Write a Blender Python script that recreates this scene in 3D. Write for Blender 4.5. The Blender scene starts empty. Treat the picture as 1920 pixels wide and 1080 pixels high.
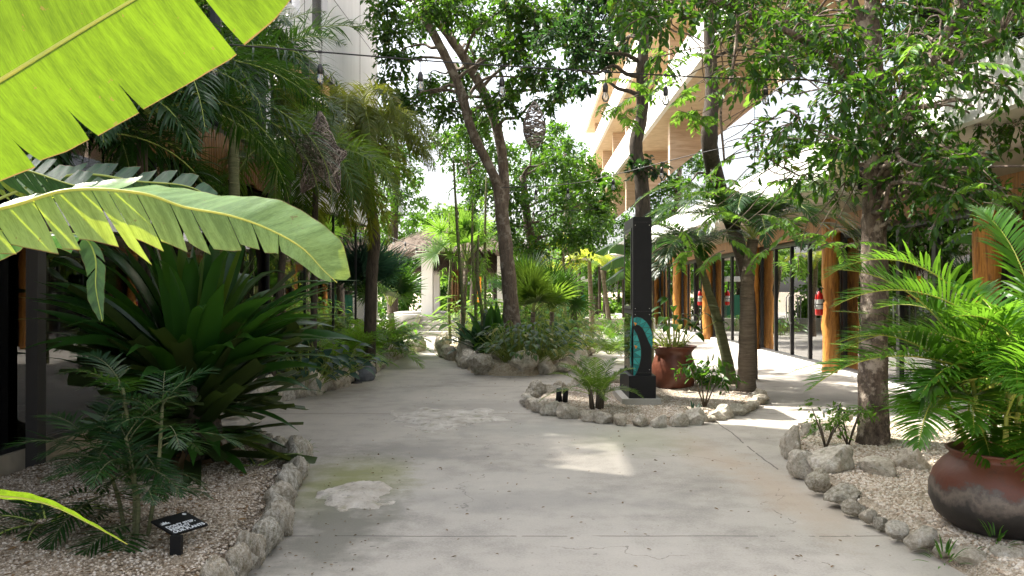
import bpy, math, random
import numpy as np
from mathutils import Vector, Matrix, noise as mnoise

# ------------------------------------------------------------------ camera, sky, sun, exposure
SC = bpy.context.scene
COL = SC.collection
F, H, HZ = 1550.0, 1.6, 545.0            # focal length in photo pixels, eye height, horizon row
cam_d = bpy.data.cameras.new('camera'); cam = bpy.data.objects.new('camera', cam_d); COL.objects.link(cam)
cam.location = (0, 0, H)
cam.rotation_euler = (math.pi/2 + math.atan((HZ-540)/F), 0, 0)
cam_d.sensor_width = 36; cam_d.lens = 36*F/1920
cam_d.clip_start = 0.05; cam_d.clip_end = 2000
cam_d.dof.use_dof = True; cam_d.dof.focus_distance = 9.0; cam_d.dof.aperture_fstop = 16
SC.camera = cam

SUN_DIR = Vector((-0.55, 0.30, 0.86)).normalized()     # towards the sun: high, left and a little ahead
w = bpy.data.worlds.new('World'); SC.world = w; w.use_nodes = True
nt = w.node_tree; nt.nodes.clear()
sky = nt.nodes.new('ShaderNodeTexSky'); sky.sky_type = 'NISHITA'; sky.sun_disc = False
sky.sun_elevation = math.asin(SUN_DIR.z); sky.sun_rotation = math.atan2(SUN_DIR.x, SUN_DIR.y)
sky.air_density = 1.0; sky.dust_density = 5.0; sky.ozone_density = 0.6
bg = nt.nodes.new('ShaderNodeBackground'); bg.inputs[1].default_value = 0.125
wo = nt.nodes.new('ShaderNodeOutputWorld')
hs = nt.nodes.new('ShaderNodeHueSaturation'); hs.inputs['Saturation'].default_value = .38      # a hazy, milky tropical sky
nt.links.new(sky.outputs[0], hs.inputs['Color']); nt.links.new(hs.outputs[0], bg.inputs[0]); nt.links.new(bg.outputs[0], wo.inputs[0])
sd = bpy.data.lights.new('sun', 'SUN'); sd.energy = 3.6; sd.angle = math.radians(0.8); sd.color = (1.0, 0.94, 0.84)
sun = bpy.data.objects.new('sun', sd); COL.objects.link(sun); sun.location = (0, 0, 40)
sun.rotation_euler = SUN_DIR.to_track_quat('Z', 'Y').to_euler()
SC.view_settings.view_transform = 'Standard'; SC.view_settings.look = 'None'
SC.view_settings.exposure = 1.95; SC.view_settings.gamma = 1; SC.view_settings.use_curve_mapping = False
SC.render.engine = 'CYCLES'
SC.cycles.max_bounces = 8; SC.cycles.transparent_max_bounces = 12
SC.cycles.diffuse_bounces = 4; SC.cycles.caustics_reflective = False; SC.cycles.caustics_refractive = False

R = np.random.default_rng(7)
def P(px, py, Y): return np.array([(px-960)/F*Y, Y, H + (HZ-py)/F*Y])
def G(px, py, z=0.0):
    Y = F*(H-z)/(py-HZ); return np.array([(px-960)/F*Y, Y, z])

# ------------------------------------------------------------------ object helpers
class MB:
    """collects vertices, quads and tris; build() links them as one mesh object"""
    def __init__(s): s.v=[]; s.q=[]; s.t=[]; s.n=0; s.uv=[]
    def add(s, V, Q=None, T=None, uv=None):
        V=np.asarray(V,float).reshape(-1,3)
        if Q is not None and len(Q): s.q.append(np.asarray(Q,int).reshape(-1,4)+s.n)
        if T is not None and len(T): s.t.append(np.asarray(T,int).reshape(-1,3)+s.n)
        s.v.append(V); s.uv.append(np.zeros((len(V),2)) if uv is None else np.asarray(uv,float)); s.n+=len(V)
    def build(s, name, mat, parent=None, loc=None, smooth=True, label=None):
        V=np.concatenate(s.v); base=np.array(loc if loc is not None else (root_loc(parent) if parent else (0,0,0)),float)
        q=np.concatenate(s.q) if s.q else np.zeros((0,4),int); t=np.concatenate(s.t) if s.t else np.zeros((0,3),int)
        me=bpy.data.meshes.new(name); me.vertices.add(len(V)); me.vertices.foreach_set('co',(V-base).ravel())
        loops=np.concatenate([q.ravel(),t.ravel()]).astype(np.int32)
        me.loops.add(len(loops)); me.loops.foreach_set('vertex_index',loops)
        me.polygons.add(len(q)+len(t))
        st=np.concatenate([np.arange(len(q))*4, len(q)*4+np.arange(len(t))*3]).astype(np.int32)
        me.polygons.foreach_set('loop_start',st)
        me.polygons.foreach_set('use_smooth',np.full(len(q)+len(t),smooth))
        UV=np.concatenate(s.uv); ul=me.uv_layers.new(name='UVMap'); ul.data.foreach_set('uv',UV[loops].ravel().astype(np.float32))
        me.update(); me.validate()
        if isinstance(mat,(list,tuple)):
            for m in mat: me.materials.append(m)
        else: me.materials.append(mat)
        o=bpy.data.objects.new(name,me); COL.objects.link(o)
        if parent is not None: o.parent=parent
        else: o.location=base
        if label: o['label']=label
        return o
ROOTLOC={}
def root_loc(p):
    while p.parent is not None: p=p.parent
    return ROOTLOC.get(p.name, tuple(p.location))
def thing(name, label, cat, loc=(0,0,0), group=None):
    o=bpy.data.objects.new(name,None); COL.objects.link(o); o.location=tuple(float(a) for a in loc)
    o.empty_display_size=.2; ROOTLOC[o.name]=tuple(float(a) for a in loc)
    return tag(o,label,cat,group)
def tag(o, label, cat, group=None):
    o['label']=label; o['category']=cat
    if group: o['group']=group
    return o
def struct(o): o['kind']='structure'; return o

def nrm(v): v=np.asarray(v,float); return v/np.maximum(np.linalg.norm(v,axis=-1,keepdims=True),1e-9)
def tube(mb, pts, rad, n=8, cap=True, wob=0, rng=R):
    pts=np.asarray(pts,float); m=len(pts); rad=np.broadcast_to(np.asarray(rad,float),(m,))
    tan=nrm(np.gradient(pts,axis=0)); up=np.array([0.,0,1.]) if abs(tan[0][2])<.9 else np.array([1.,0,0])
    V=[];a=np.linspace(0,2*np.pi,n,endpoint=False); u=np.cross(tan[0],up); u/=np.linalg.norm(u)
    for i in range(m):
        u=u-tan[i]*np.dot(u,tan[i]); u/=np.linalg.norm(u); b=np.cross(tan[i],u)
        r=rad[i]*(1+(rng.normal(0,wob,n) if wob else 0))
        V.append(pts[i]+(np.cos(a)*r)[:,None]*u+(np.sin(a)*r)[:,None]*b)
    V=np.concatenate(V); k=np.arange(n); k2=(k+1)%n
    Q=np.concatenate([np.stack([i*n+k,i*n+k2,(i+1)*n+k2,(i+1)*n+k],1) for i in range(m-1)])
    T=[]
    if cap:
        V=np.concatenate([V,pts[:1],pts[-1:]]); T=[(m*n,b,a_) for a_,b in zip(k,k2)]+[(m*n+1,(m-1)*n+a_,(m-1)*n+b) for a_,b in zip(k,k2)]
    mb.add(V,Q,T)
def smooth_path(pts, rad, k=5):
    """Catmull-Rom resample of a polyline and its radii"""
    p=np.asarray(pts,float); r=np.asarray(rad,float); m=len(p)
    if m<3: 
        t=np.linspace(0,1,k)[:,None]; return p[0]*(1-t)+p[-1]*t, r[0]*(1-t[:,0])+r[-1]*t[:,0]
    pp=np.concatenate([[2*p[0]-p[1]],p,[2*p[-1]-p[-2]]]); O=[];Q=[]
    for i in range(m-1):
        a,b,c,d=pp[i:i+4]
        for j in range(k):
            t=j/k; O.append(.5*((2*b)+(-a+c)*t+(2*a-5*b+4*c-d)*t*t+(-a+3*b-3*c+d)*t**3)); Q.append(r[i]*(1-t)+r[i+1]*t)
    O.append(p[-1]);Q.append(r[-1]); return np.array(O),np.array(Q)
def box(mb, c, s, rz=0, ry=0, rx=0):
    c=np.asarray(c,float); s=np.asarray(s,float)/2
    V=np.array([[x,y,z] for x in(-1,1) for y in(-1,1) for z in(-1,1)],float)*s
    if rz or ry or rx:
        M=np.array((Matrix.Rotation(rz,3,'Z')@Matrix.Rotation(ry,3,'Y')@Matrix.Rotation(rx,3,'X'))); V=V@M.T
    mb.add(V+c,[(0,1,3,2),(4,6,7,5),(0,4,5,1),(2,3,7,6),(0,2,6,4),(1,5,7,3)])
def lathe(mb, c, prof, n=40):
    c=np.asarray(c,float); a=np.linspace(0,2*np.pi,n,endpoint=False); V=[]
    for r,z in prof: V.append(np.stack([np.cos(a)*r,np.sin(a)*r,np.full(n,z)],1)+c)
    k=np.arange(n);k2=(k+1)%n
    Q=np.concatenate([np.stack([i*n+k,i*n+k2,(i+1)*n+k2,(i+1)*n+k],1) for i in range(len(prof)-1)])
    mb.add(np.concatenate(V),Q)
def skew(mb, xf, y0,y1,o0,o1,z0,z1):
    """box whose X follows the wall line xf(Y) with offsets o0..o1"""
    V=[[xf(y)+o,y,z] for o in(o0,o1) for y in(y0,y1) for z in(z0,z1)]
    mb.add(V,[(0,1,3,2),(4,6,7,5),(0,4,5,1),(2,3,7,6),(0,2,6,4),(1,5,7,3)])
def ribbons(mb, B, D, S, L, W, bend=0.5, seg=4, prof=None, fold=0.0, bp=1.0, wave=0, rng=R):
    """N leaf ribbons: base B, direction D, side S, length L, width W, bending down; fold>0 gives a channel"""
    B=np.atleast_2d(np.asarray(B,float)); N=len(B); D=nrm(np.broadcast_to(D,(N,3)).astype(float)); S=np.broadcast_to(S,(N,3)).astype(float)
    L=np.broadcast_to(L,(N,)).astype(float); W=np.broadcast_to(W,(N,)).astype(float); bend=np.broadcast_to(bend,(N,)).astype(float)
    if prof is None: prof=[.35,1,.9,.6,.02] if seg==4 else None
    if prof is None: tt=np.linspace(0,1,seg+1); prof=np.clip(np.sin(np.pi*(tt*.86+.12))**.7,.02,1)
    ps=B.copy(); rows=[]; step=L/seg
    for k in range(seg+1):
        d=nrm(D+np.array([0,0,-1.])*(bend*(k/seg)**bp)[:,None])
        s=nrm(S-d*np.sum(S*d,1,keepdims=True)); nn=np.cross(s,d); nn*=np.sign(nn[:,2:3]+1e-6)
        hw=(W*prof[k]*.5)[:,None]
        if wave: nn2=nn*(rng.normal(0,wave,(N,1)))*hw
        else: nn2=0
        if fold: rows.append(np.stack([ps-s*hw+nn*hw*fold+nn2,ps,ps+s*hw+nn*hw*fold-nn2],1))
        else: rows.append(np.stack([ps-s*hw,ps+s*hw],1))
        ps=ps+d*step[:,None]
    A=np.stack(rows,1)                       # N, seg+1, c, 3
    c=A.shape[2]; idx=np.arange(N*(seg+1)*c).reshape(N,seg+1,c)
    Q=np.stack([idx[:,:-1,:-1],idx[:,:-1,1:],idx[:,1:,1:],idx[:,1:,:-1]],-1).reshape(-1,4)
    u=np.broadcast_to(np.linspace(0,1,c)[None,None,:],(N,seg+1,c)); v=np.broadcast_to(np.linspace(0,1,seg+1)[None,:,None],(N,seg+1,c))
    mb.add(A.reshape(-1,3),Q,uv=np.stack([u,v],-1).reshape(-1,2))
def leaves6(mb, B, D, Nn, L, W, fold=.25, droop=.15):
    """folded six-point leaves: base, shoulders, tip"""
    N=len(B); D=nrm(D); S=nrm(np.cross(D,Nn)); U=nrm(np.cross(S,D)); L=np.broadcast_to(L,(N,))[:,None]; W=np.broadcast_to(W,(N,))[:,None]/2
    A=np.stack([B, B+D*L*.28-S*W*.85+U*W*fold, B+D*L*.62-S*W*.8+U*W*fold-U*L*droop*.3, B+D*L-U*L*droop, B+D*L*.62+S*W*.8+U*W*fold-U*L*droop*.3, B+D*L*.28+S*W*.85+U*W*fold],1)
    i=np.arange(N)[:,None]*6
    mb.add(A.reshape(-1,3),np.concatenate([i+np.array([0,1,2,3]),i+np.array([0,3,4,5])]))

# ------------------------------------------------------------------ materials
def newmat(name):
    m=bpy.data.materials.new(name); m.use_nodes=True; n=m.node_tree; b=n.nodes['Principled BSDF']; return m,n,b
def node(n,t,**kw):
    x=n.nodes.new(t)
    for k,v in kw.items():
        if k in x.inputs: x.inputs[k].default_value=v
        else: setattr(x,k,v)
    return x
def ramp(n, fac, stops):
    r=n.nodes.new('ShaderNodeValToRGB'); e=r.color_ramp.elements
    while len(e)<len(stops): e.new(.5)
    for i,(p,c) in enumerate(stops): e[i].position=p; e[i].color=(*c,1) if len(c)==3 else c
    n.links.new(fac,r.inputs[0]); return r.outputs[0]
def mixc(n, fac, a, b, mode='MIX'):
    x=n.nodes.new('ShaderNodeMix'); x.data_type='RGBA'; x.blend_type=mode
    for i,v in ((0,fac),(6,a),(7,b)):
        if hasattr(v,'is_linked'): n.links.new(v,x.inputs[i])
        else: x.inputs[i].default_value=v if i==0 else ((*v,1) if len(v)==3 else v)
    return x.outputs[2]
def math_(n,op,a,b=None,c=None):
    x=n.nodes.new('ShaderNodeMath'); x.operation=op
    for i,v in enumerate((a,b,c)):
        if v is None: continue
        if hasattr(v,'is_linked'): n.links.new(v,x.inputs[i])
        else: x.inputs[i].default_value=v
    return x.outputs[0]
def noise_(n, scale, detail=4, rough=.55, vec=None, dist=0):
    x=node(n,'ShaderNodeTexNoise',Scale=scale,Detail=detail,Roughness=rough,Distortion=dist)
    if vec is not None: n.links.new(vec,x.inputs['Vector'])
    return x.outputs[0]
def coords(n, scale=(1,1,1), kind='Object'):
    t=n.nodes.new('ShaderNodeTexCoord'); m=n.nodes.new('ShaderNodeMapping'); m.inputs['Scale'].default_value=scale
    n.links.new(t.outputs[kind],m.inputs[0]); return m.outputs[0]
def bump(n,b,h,strength=.3,dist=.01):
    x=node(n,'ShaderNodeBump',Strength=strength,Distance=dist); n.links.new(h,x.inputs['Height']); n.links.new(x.outputs[0],b.inputs['Normal']); return x

def leafmat(name, dark, light, trans, tf=.4, rough=.45, spec=.28, yel=None, yf=0.0):
    m,n,b=newmat(name); gi=n.nodes.new('ShaderNodeNewGeometry')
    c=mixc(n,gi.outputs['Random Per Island'],dark,light)
    if yel:
        wn=n.nodes.new('ShaderNodeTexWhiteNoise'); wn.noise_dimensions='1D'; n.links.new(gi.outputs['Random Per Island'],wn.inputs['W'])
        c=mixc(n,math_(n,'LESS_THAN',wn.outputs[0],yf),c,yel)
    c=mixc(n,noise_(n,3.0,3,vec=coords(n)),mixc(n,.35,c,(0,0,0)),c)
    n.links.new(c,b.inputs['Base Color']); b.inputs['Roughness'].default_value=rough; b.inputs['Specular IOR Level'].default_value=spec
    t=n.nodes.new('ShaderNodeBsdfTranslucent')
    tc=mixc(n,.75,c,trans); n.links.new(tc,t.inputs[0])
    mx=n.nodes.new('ShaderNodeMixShader'); mx.inputs[0].default_value=tf
    n.links.new(b.outputs[0],mx.inputs[1]); n.links.new(t.outputs[0],mx.inputs[2]); n.links.new(mx.outputs[0],n.nodes['Material Output'].inputs[0]); return m
def simple(name, col, rough=.6, metal=0, spec=.5, nz=None, nsc=8, bmp=0, bsc=40):
    m,n,b=newmat(name); b.inputs['Roughness'].default_value=rough; b.inputs['Metallic'].default_value=metal; b.inputs['Specular IOR Level'].default_value=spec
    v=coords(n)
    if nz: n.links.new(ramp(n,noise_(n,nsc,5,vec=v),[(.3,col),(.7,nz)]),b.inputs['Base Color'])
    else: b.inputs['Base Color'].default_value=(*col,1)
    if bmp: bump(n,b,noise_(n,bsc,5,vec=v),bmp,.01)
    return m

M={}
M['leaf_tree']=leafmat('leaf_tree',(.010,.046,.008),(.036,.105,.012),(.14,.32,.015),.36,.38,yel=(.20,.19,.03),yf=.035)
M['palm_sun_tint']=leafmat('palm_sun_tint',(.07,.21,.025),(.14,.33,.035),(.42,.72,.06),.5,.35)  # raised leaf colour stands in for sunlight on the shaded left-bed palms
M['leaf_dark']=leafmat('leaf_dark',(.010,.034,.016),(.028,.075,.024),(.08,.22,.03),.3,.35)
M['leaf_mid']=leafmat('leaf_mid',(.017,.070,.011),(.045,.135,.016),(.19,.42,.02),.42,.42)
M['leaf_bright']=leafmat('leaf_bright',(.045,.13,.018),(.09,.20,.028),(.30,.55,.05),.45,.4)
M['leaf_yellow']=leafmat('leaf_yellow',(.12,.22,.02),(.26,.32,.03),(.7,.8,.08),.5,.45,yel=(.4,.33,.04),yf=.15)
M['leaf_blue']=leafmat('leaf_blue',(.02,.06,.045),(.045,.11,.075),(.1,.25,.1),.3,.4)
M['palm_dark']=leafmat('palm_dark',(.008,.038,.011),(.022,.075,.014),(.12,.28,.02),.3,.33)
M['palm_mid']=leafmat('palm_mid',(.03,.08,.016),(.06,.13,.022),(.28,.46,.04),.42,.38)
M['palm_olive']=leafmat('palm_olive',(.05,.09,.014),(.12,.16,.02),(.5,.55,.05),.45,.42,yel=(.22,.17,.05),yf=.06)
M['palm_fresh']=leafmat('palm_fresh',(.028,.105,.012),(.070,.19,.018),(.25,.52,.03),.42,.33)
M['brom']=leafmat('brom',(.012,.055,.011),(.038,.115,.016),(.13,.34,.02),.22,.30,.5)
M['brom_old']=leafmat('brom_old',(.022,.045,.013),(.05,.075,.02),(.16,.24,.03),.25,.45)
M['dry_leaf']=leafmat('dry_leaf',(.12,.07,.035),(.24,.15,.07),(.4,.25,.1),.25,.7)

def banana_mat(name, c1, c2, tr, tf, rough=.4):
    m,n,b=newmat(name); tc=n.nodes.new('ShaderNodeTexCoord'); sp=n.nodes.new('ShaderNodeSeparateXYZ'); n.links.new(tc.outputs['UV'],sp.inputs[0])
    u,v=sp.outputs[0],sp.outputs[1]
    cb=n.nodes.new('ShaderNodeCombineXYZ'); n.links.new(math_(n,'MULTIPLY',u,1.0),cb.inputs[0]); spots=math_(n,'GREATER_THAN',noise_(n,38,3,.6,vec=tc.outputs['Object']),.70); n.links.new(math_(n,'MULTIPLY',v,.06),cb.inputs[1])
    vein=noise_(n,90,5,.75,vec=cb.outputs[0]); broad=noise_(n,14,2,.5,vec=cb.outputs[0]); blot=noise_(n,5,4,vec=tc.outputs['Object'])
    f=math_(n,'ADD',math_(n,'MULTIPLY',vein,.45),math_(n,'ADD',math_(n,'MULTIPLY',broad,.35),math_(n,'MULTIPLY',blot,.2)))
    c=ramp(n,f,[(.42,tuple(a*.8 for a in c1)),(.58,c2)]); t=n.nodes.new('ShaderNodeBsdfTranslucent')
    # brown, dry margin where v nears 1
    edge=math_(n,'MAXIMUM',math_(n,'GREATER_THAN',math_(n,'ADD',v,math_(n,'MULTIPLY',blot,.05)),1.012),math_(n,'MULTIPLY',spots,.6))
    c=mixc(n,edge,c,(.18,.12,.04)); n.links.new(c,b.inputs['Base Color'])
    tcol=ramp(n,f,[(.41,tuple(a*.55 for a in tr)),(.60,tr)]); n.links.new(mixc(n,edge,tcol,(.25,.16,.05)),t.inputs[0])
    b.inputs['Roughness'].default_value=rough; bump(n,b,vein,.35,.004)
    mx=n.nodes.new('ShaderNodeMixShader'); mx.inputs[0].default_value=tf
    n.links.new(b.outputs[0],mx.inputs[1]); n.links.new(t.outputs[0],mx.inputs[2]); n.links.new(mx.outputs[0],n.nodes['Material Output'].inputs[0]); return m
M['banana']=banana_mat('banana_blade',(.055,.13,.012),(.10,.20,.016),(.20,.33,.005),.55)
M['banana2']=banana_mat('banana_blade_yellow',(.12,.25,.10),(.20,.36,.17),(.50,.60,.02),.5,.26)
M['banana_dark']=banana_mat('banana_blade_dark',(.02,.06,.03),(.045,.11,.05),(.10,.25,.04),.3,.3)
M['midrib']=simple('midrib',(.22,.3,.05),.45,nz=(.3,.36,.08))
M['midrib_y']=simple('midrib_yellow',(.42,.40,.06),.45,nz=(.30,.36,.06))

def concrete(name, base=(.36,.35,.33), path=False):
    m,n,b=newmat(name); v=coords(n); big=noise_(n,.55,5,.6,vec=v); mid=noise_(n,3.2,6,.65,vec=v); fine=noise_(n,60,3,.7,vec=v)
    lo=tuple(a*(.42 if path else .72) for a in base); hi=tuple(min(1,a*1.25) for a in base)
    f=math_(n,'ADD',math_(n,'MULTIPLY',big,.42),math_(n,'ADD',math_(n,'MULTIPLY',mid,.36),math_(n,'MULTIPLY',fine,.22)))
    c=ramp(n,f,[(.36,lo),(.5,base),(.64,hi)])
    h=math_(n,'ADD',math_(n,'MULTIPLY',fine,.35),math_(n,'MULTIPLY',mid,.4))
    if path:
        sp=n.nodes.new('ShaderNodeSeparateXYZ'); n.links.new(v,sp.inputs[0]); X,Y=sp.outputs[0],sp.outputs[1]
        # swept-finish streaks running along the path
        st=noise_(n,1.0,6,.7,vec=coords(n,(9,.8,1))); c=mixc(n,math_(n,'MULTIPLY',st,.5),c,tuple(a*.8 for a in base))
        wob=math_(n,'MULTIPLY',noise_(n,1.3,4,vec=v),.10)
        def line(expr,wd):      # thin dark crack where |expr| < wd
            return math_(n,'LESS_THAN',math_(n,'ABSOLUTE',expr),wd)
        def stain(cx,cy,rx,ry,col,amt,c):
            dx=math_(n,'MULTIPLY',math_(n,'SUBTRACT',X,cx),1/rx); dy=math_(n,'MULTIPLY',math_(n,'SUBTRACT',Y,cy),1/ry)
            d=math_(n,'SQRT',math_(n,'ADD',math_(n,'MULTIPLY',dx,dx),math_(n,'MULTIPLY',dy,dy)))
            d=math_(n,'ADD',d,math_(n,'MULTIPLY',math_(n,'SUBTRACT',mid,.5),1.6))
            k=n.nodes.new('ShaderNodeMapRange'); k.inputs[1].default_value=1; k.inputs[2].default_value=.25; k.inputs[3].default_value=0; k.inputs[4].default_value=amt
            n.links.new(d,k.inputs[0]); return mixc(n,k.outputs[0],c,col)
        c=stain(-1.35,6.9,.62,1.4,(.20,.21,.06),.85,c)      # algae by the left rocks
        c=stain(-1.2,5.6,.55,1.6,(.13,.125,.10),.85,c); c=stain(-.9,8.3,1.0,.8,(.20,.19,.17),.6,c); c=stain(.2,6.3,1.6,.5,(.24,.23,.21),.45,c); c=stain(-.3,11.5,1.6,.8,(.22,.21,.19),.5,c)
        c=stain(2.15,6.6,.35,1.6,(.44,.31,.20),.36,c)       # rusty stain along the right bed
        c=stain(1.9,8.2,.35,1.2,(.42,.30,.19),.3,c)
        c=stain(1.3,9.0,.8,1.2,(.30,.31,.20),.5,c)
        c=stain(.4,9.6,1.3,.7,(.30,.30,.27),.5,c)
        j1=line(math_(n,'SUBTRACT',math_(n,'ADD',Y,math_(n,'MULTIPLY',wob,.5)),5.42),.007)
        j2=line(math_(n,'SUBTRACT',math_(n,'ADD',math_(n,'MULTIPLY',X,1.0),math_(n,'ADD',math_(n,'MULTIPLY',Y,-.05),wob)),2.05),.008)
        far=line(math_(n,'SUBTRACT',math_(n,'MODULO',math_(n,'ADD',Y,wob),3.1),1.5),.012)
        far=math_(n,'MULTIPLY',far,math_(n,'GREATER_THAN',Y,8.5)); j2=math_(n,'MULTIPLY',j2,math_(n,'GREATER_THAN',Y,7.4))
        brk=math_(n,'GREATER_THAN',noise_(n,3,3,vec=v),.40)
        j=math_(n,'MULTIPLY',math_(n,'MAXIMUM',j1,math_(n,'MAXIMUM',j2,far)),brk)
        vo=node(n,'ShaderNodeTexVoronoi',Scale=.33,feature='DISTANCE_TO_EDGE'); vw=n.nodes.new('ShaderNodeVectorMath'); vw.operation='ADD'
        nc=node(n,'ShaderNodeTexNoise',Scale=2.0,Detail=6); n.links.new(v,nc.inputs[0]); vs=n.nodes.new('ShaderNodeVectorMath'); vs.operation='SCALE'; vs.inputs['Scale'].default_value=.9
        n.links.new(nc.outputs[1],vs.inputs[0]); n.links.new(v,vw.inputs[0]); n.links.new(vs.outputs[0],vw.inputs[1]); n.links.new(vw.outputs[0],vo.inputs[0])
        cr=math_(n,'MULTIPLY',math_(n,'LESS_THAN',vo.outputs[0],.0016),math_(n,'GREATER_THAN',big,.53))
        spk=math_(n,'GREATER_THAN',noise_(n,13,2,.5,vec=v),.735)     # scattered dirt specks
        jj=math_(n,'MAXIMUM',j,math_(n,'MULTIPLY',math_(n,'MAXIMUM',cr,spk),.6))
        c=mixc(n,math_(n,'MULTIPLY',jj,.8),c,(.06,.055,.045)); h=math_(n,'SUBTRACT',h,math_(n,'MULTIPLY',jj,1.5))
    n.links.new(c,b.inputs['Base Color']); n.links.new(ramp(n,mid,[(.3,(.62,)*3),(.7,(.88,)*3)]),b.inputs['Roughness']); bump(n,b,h,.35,.012); return m
M['path']=concrete('path_concrete',(.40,.37,.325),True)
M['concrete']=concrete('plain_concrete',(.36,.345,.31))
M['step']=concrete('step_concrete',(.40,.38,.34))
def gravelmat(name, cols, sc):
    m,n,b=newmat(name); v=coords(n); vo=node(n,'ShaderNodeTexVoronoi',Scale=sc); n.links.new(v,vo.inputs[0])
    sp=n.nodes.new('ShaderNodeSeparateColor'); n.links.new(vo.outputs['Color'],sp.inputs[0])
    c=ramp(n,sp.outputs[0],[(0,cols[0]),(.45,cols[1]),(1,cols[2])])
    c=mixc(n,ramp(n,noise_(n,1.6,5,.65,vec=v),[(.42,(0,0,0)),(.62,(.6,.6,.6))]),c,cols[0])
    n.links.new(c,b.inputs['Base Color']); b.inputs['Roughness'].default_value=.9
    bump(n,b,math_(n,'SUBTRACT',1,vo.outputs['Distance']),.8,.02); return m
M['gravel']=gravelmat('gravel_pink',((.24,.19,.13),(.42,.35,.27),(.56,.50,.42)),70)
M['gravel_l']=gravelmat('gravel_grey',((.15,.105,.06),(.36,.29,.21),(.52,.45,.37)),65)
M['sand']=gravelmat('sand_soil',((.30,.24,.16),(.42,.35,.25),(.50,.43,.33)),30)
def pebblemat(name,a,b2,c2):
    m,n,b=newmat(name); gi=n.nodes.new('ShaderNodeNewGeometry'); n.links.new(ramp(n,gi.outputs['Random Per Island'],[(0,a),(.5,b2),(1,c2)]),b.inputs['Base Color']); b.inputs['Roughness'].default_value=.8; return m
M['wicker']=pebblemat('wicker',(.035,.026,.02),(.15,.115,.095),(.50,.44,.39))
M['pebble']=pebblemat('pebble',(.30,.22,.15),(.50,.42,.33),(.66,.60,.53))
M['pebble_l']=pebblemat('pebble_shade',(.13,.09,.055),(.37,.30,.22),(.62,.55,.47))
def rockmat(name, a, b_, c_, lich=.5):
    m,n,b=newmat(name); v=coords(n); oi=n.nodes.new('ShaderNodeObjectInfo')
    va=n.nodes.new('ShaderNodeVectorMath'); va.operation='ADD'; n.links.new(v,va.inputs[0]); cb=n.nodes.new('ShaderNodeCombineXYZ')
    n.links.new(math_(n,'MULTIPLY',oi.outputs['Random'],37),cb.inputs[0]); n.links.new(cb.outputs[0],va.inputs[1]); v=va.outputs[0]
    n1=noise_(n,4,6,.65,vec=v); n2=noise_(n,17,6,.75,vec=v); n3=noise_(n,70,4,.7,vec=v)
    c=ramp(n,n1,[(.3,a),(.5,b_),(.68,c_)])
    c=mixc(n,math_(n,'MULTIPLY',oi.outputs['Random'],.32),c,(.50,.38,.24))
    c=mixc(n,ramp(n,n2,[(.585,(0,0,0)),(.65,(lich,)*3)]),c,(.075,.072,.058))
    c=mixc(n,ramp(n,noise_(n,6,3,vec=v),[(.56,(0,0,0)),(.7,(.5,.5,.5))]),c,(.16,.17,.06))
    n.links.new(c,b.inputs['Base Color']); b.inputs['Roughness'].default_value=.92
    vo=node(n,'ShaderNodeTexVoronoi',Scale=14.); n.links.new(v,vo.inputs[0])
    bump(n,b,math_(n,'ADD',n2,math_(n,'ADD',math_(n,'MULTIPLY',n3,.35),math_(n,'MULTIPLY',vo.outputs[0],.5))),.9,.022); return m
M['rock']=rockmat('limestone',(.40,.34,.26),(.68,.62,.52),(.86,.83,.77),.6)
M['rock_dk']=rockmat('limestone_mossy',(.16,.14,.10),(.50,.46,.38),(.78,.75,.68),.85)
M['outcrop']=rockmat('limestone_white',(.30,.28,.24),(.50,.48,.44),(.66,.64,.60),.75)
M['greyrock']=simple('grey_stone',(.10,.11,.13),.7,nz=(.17,.18,.21),bmp=.5)
def barkmat(name,a,b_,sc=(14,14,3),patch=None):
    m,n,b=newmat(name); v=coords(n,sc); n1=noise_(n,1.6,7,.7,vec=v,dist=.6); c=ramp(n,n1,[(.35,a),(.66,b_)])
    if patch: c=mixc(n,ramp(n,noise_(n,5.5,5,.7,vec=coords(n)),[(.52,(0,0,0)),(.60,(.85,.85,.85))]),c,patch)
    n.links.new(c,b.inputs['Base Color']); b.inputs['Roughness'].default_value=.9; bump(n,b,n1,1.,.03); return m
M['bark']=barkmat('bark',(.07,.05,.035),(.20,.155,.115),patch=(.27,.235,.19))
M['bark_big']=barkmat('bark_scaly',(.045,.03,.022),(.22,.165,.125),(12,12,7),patch=(.46,.38,.31))
M['bark_dark']=barkmat('bark_dark',(.035,.028,.02),(.11,.085,.06))
M['palm_trunk']=barkmat('palm_trunk',(.11,.085,.06),(.24,.19,.14),(3,3,26))
M['palm_green']=barkmat('palm_trunk_green',(.10,.12,.05),(.22,.22,.11),(3,3,22))
M['twig']=simple('twig',(.06,.045,.028),.8,nz=(.15,.115,.08))
def wood(name,a,b_,c_):
    m,n,b=newmat(name); v=coords(n,(22,22,1.3)); n1=noise_(n,1,7,.7,vec=v,dist=1.0); n.links.new(ramp(n,n1,[(.3,a),(.5,b_),(.7,c_)]),b.inputs['Base Color'])
    b.inputs['Roughness'].default_value=.42; bump(n,b,n1,.7,.02); return m
M['log']=wood('varnished_log',(.10,.035,.012),(.48,.20,.035),(.70,.36,.085))
M['beam']=wood('varnished_beam',(.09,.035,.012),(.30,.13,.035),(.46,.23,.07))
M['bamboo_clad']=wood('cladding_poles',(.07,.03,.01),(.20,.10,.03),(.36,.19,.06))
M['thatch']=barkmat('thatch',(.05,.034,.024),(.16,.115,.08),(18,18,3))
M['thatch_fr']=leafmat('thatch_fringe',(.10,.078,.06),(.23,.18,.14),(.25,.2,.15),.12,.9)
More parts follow.
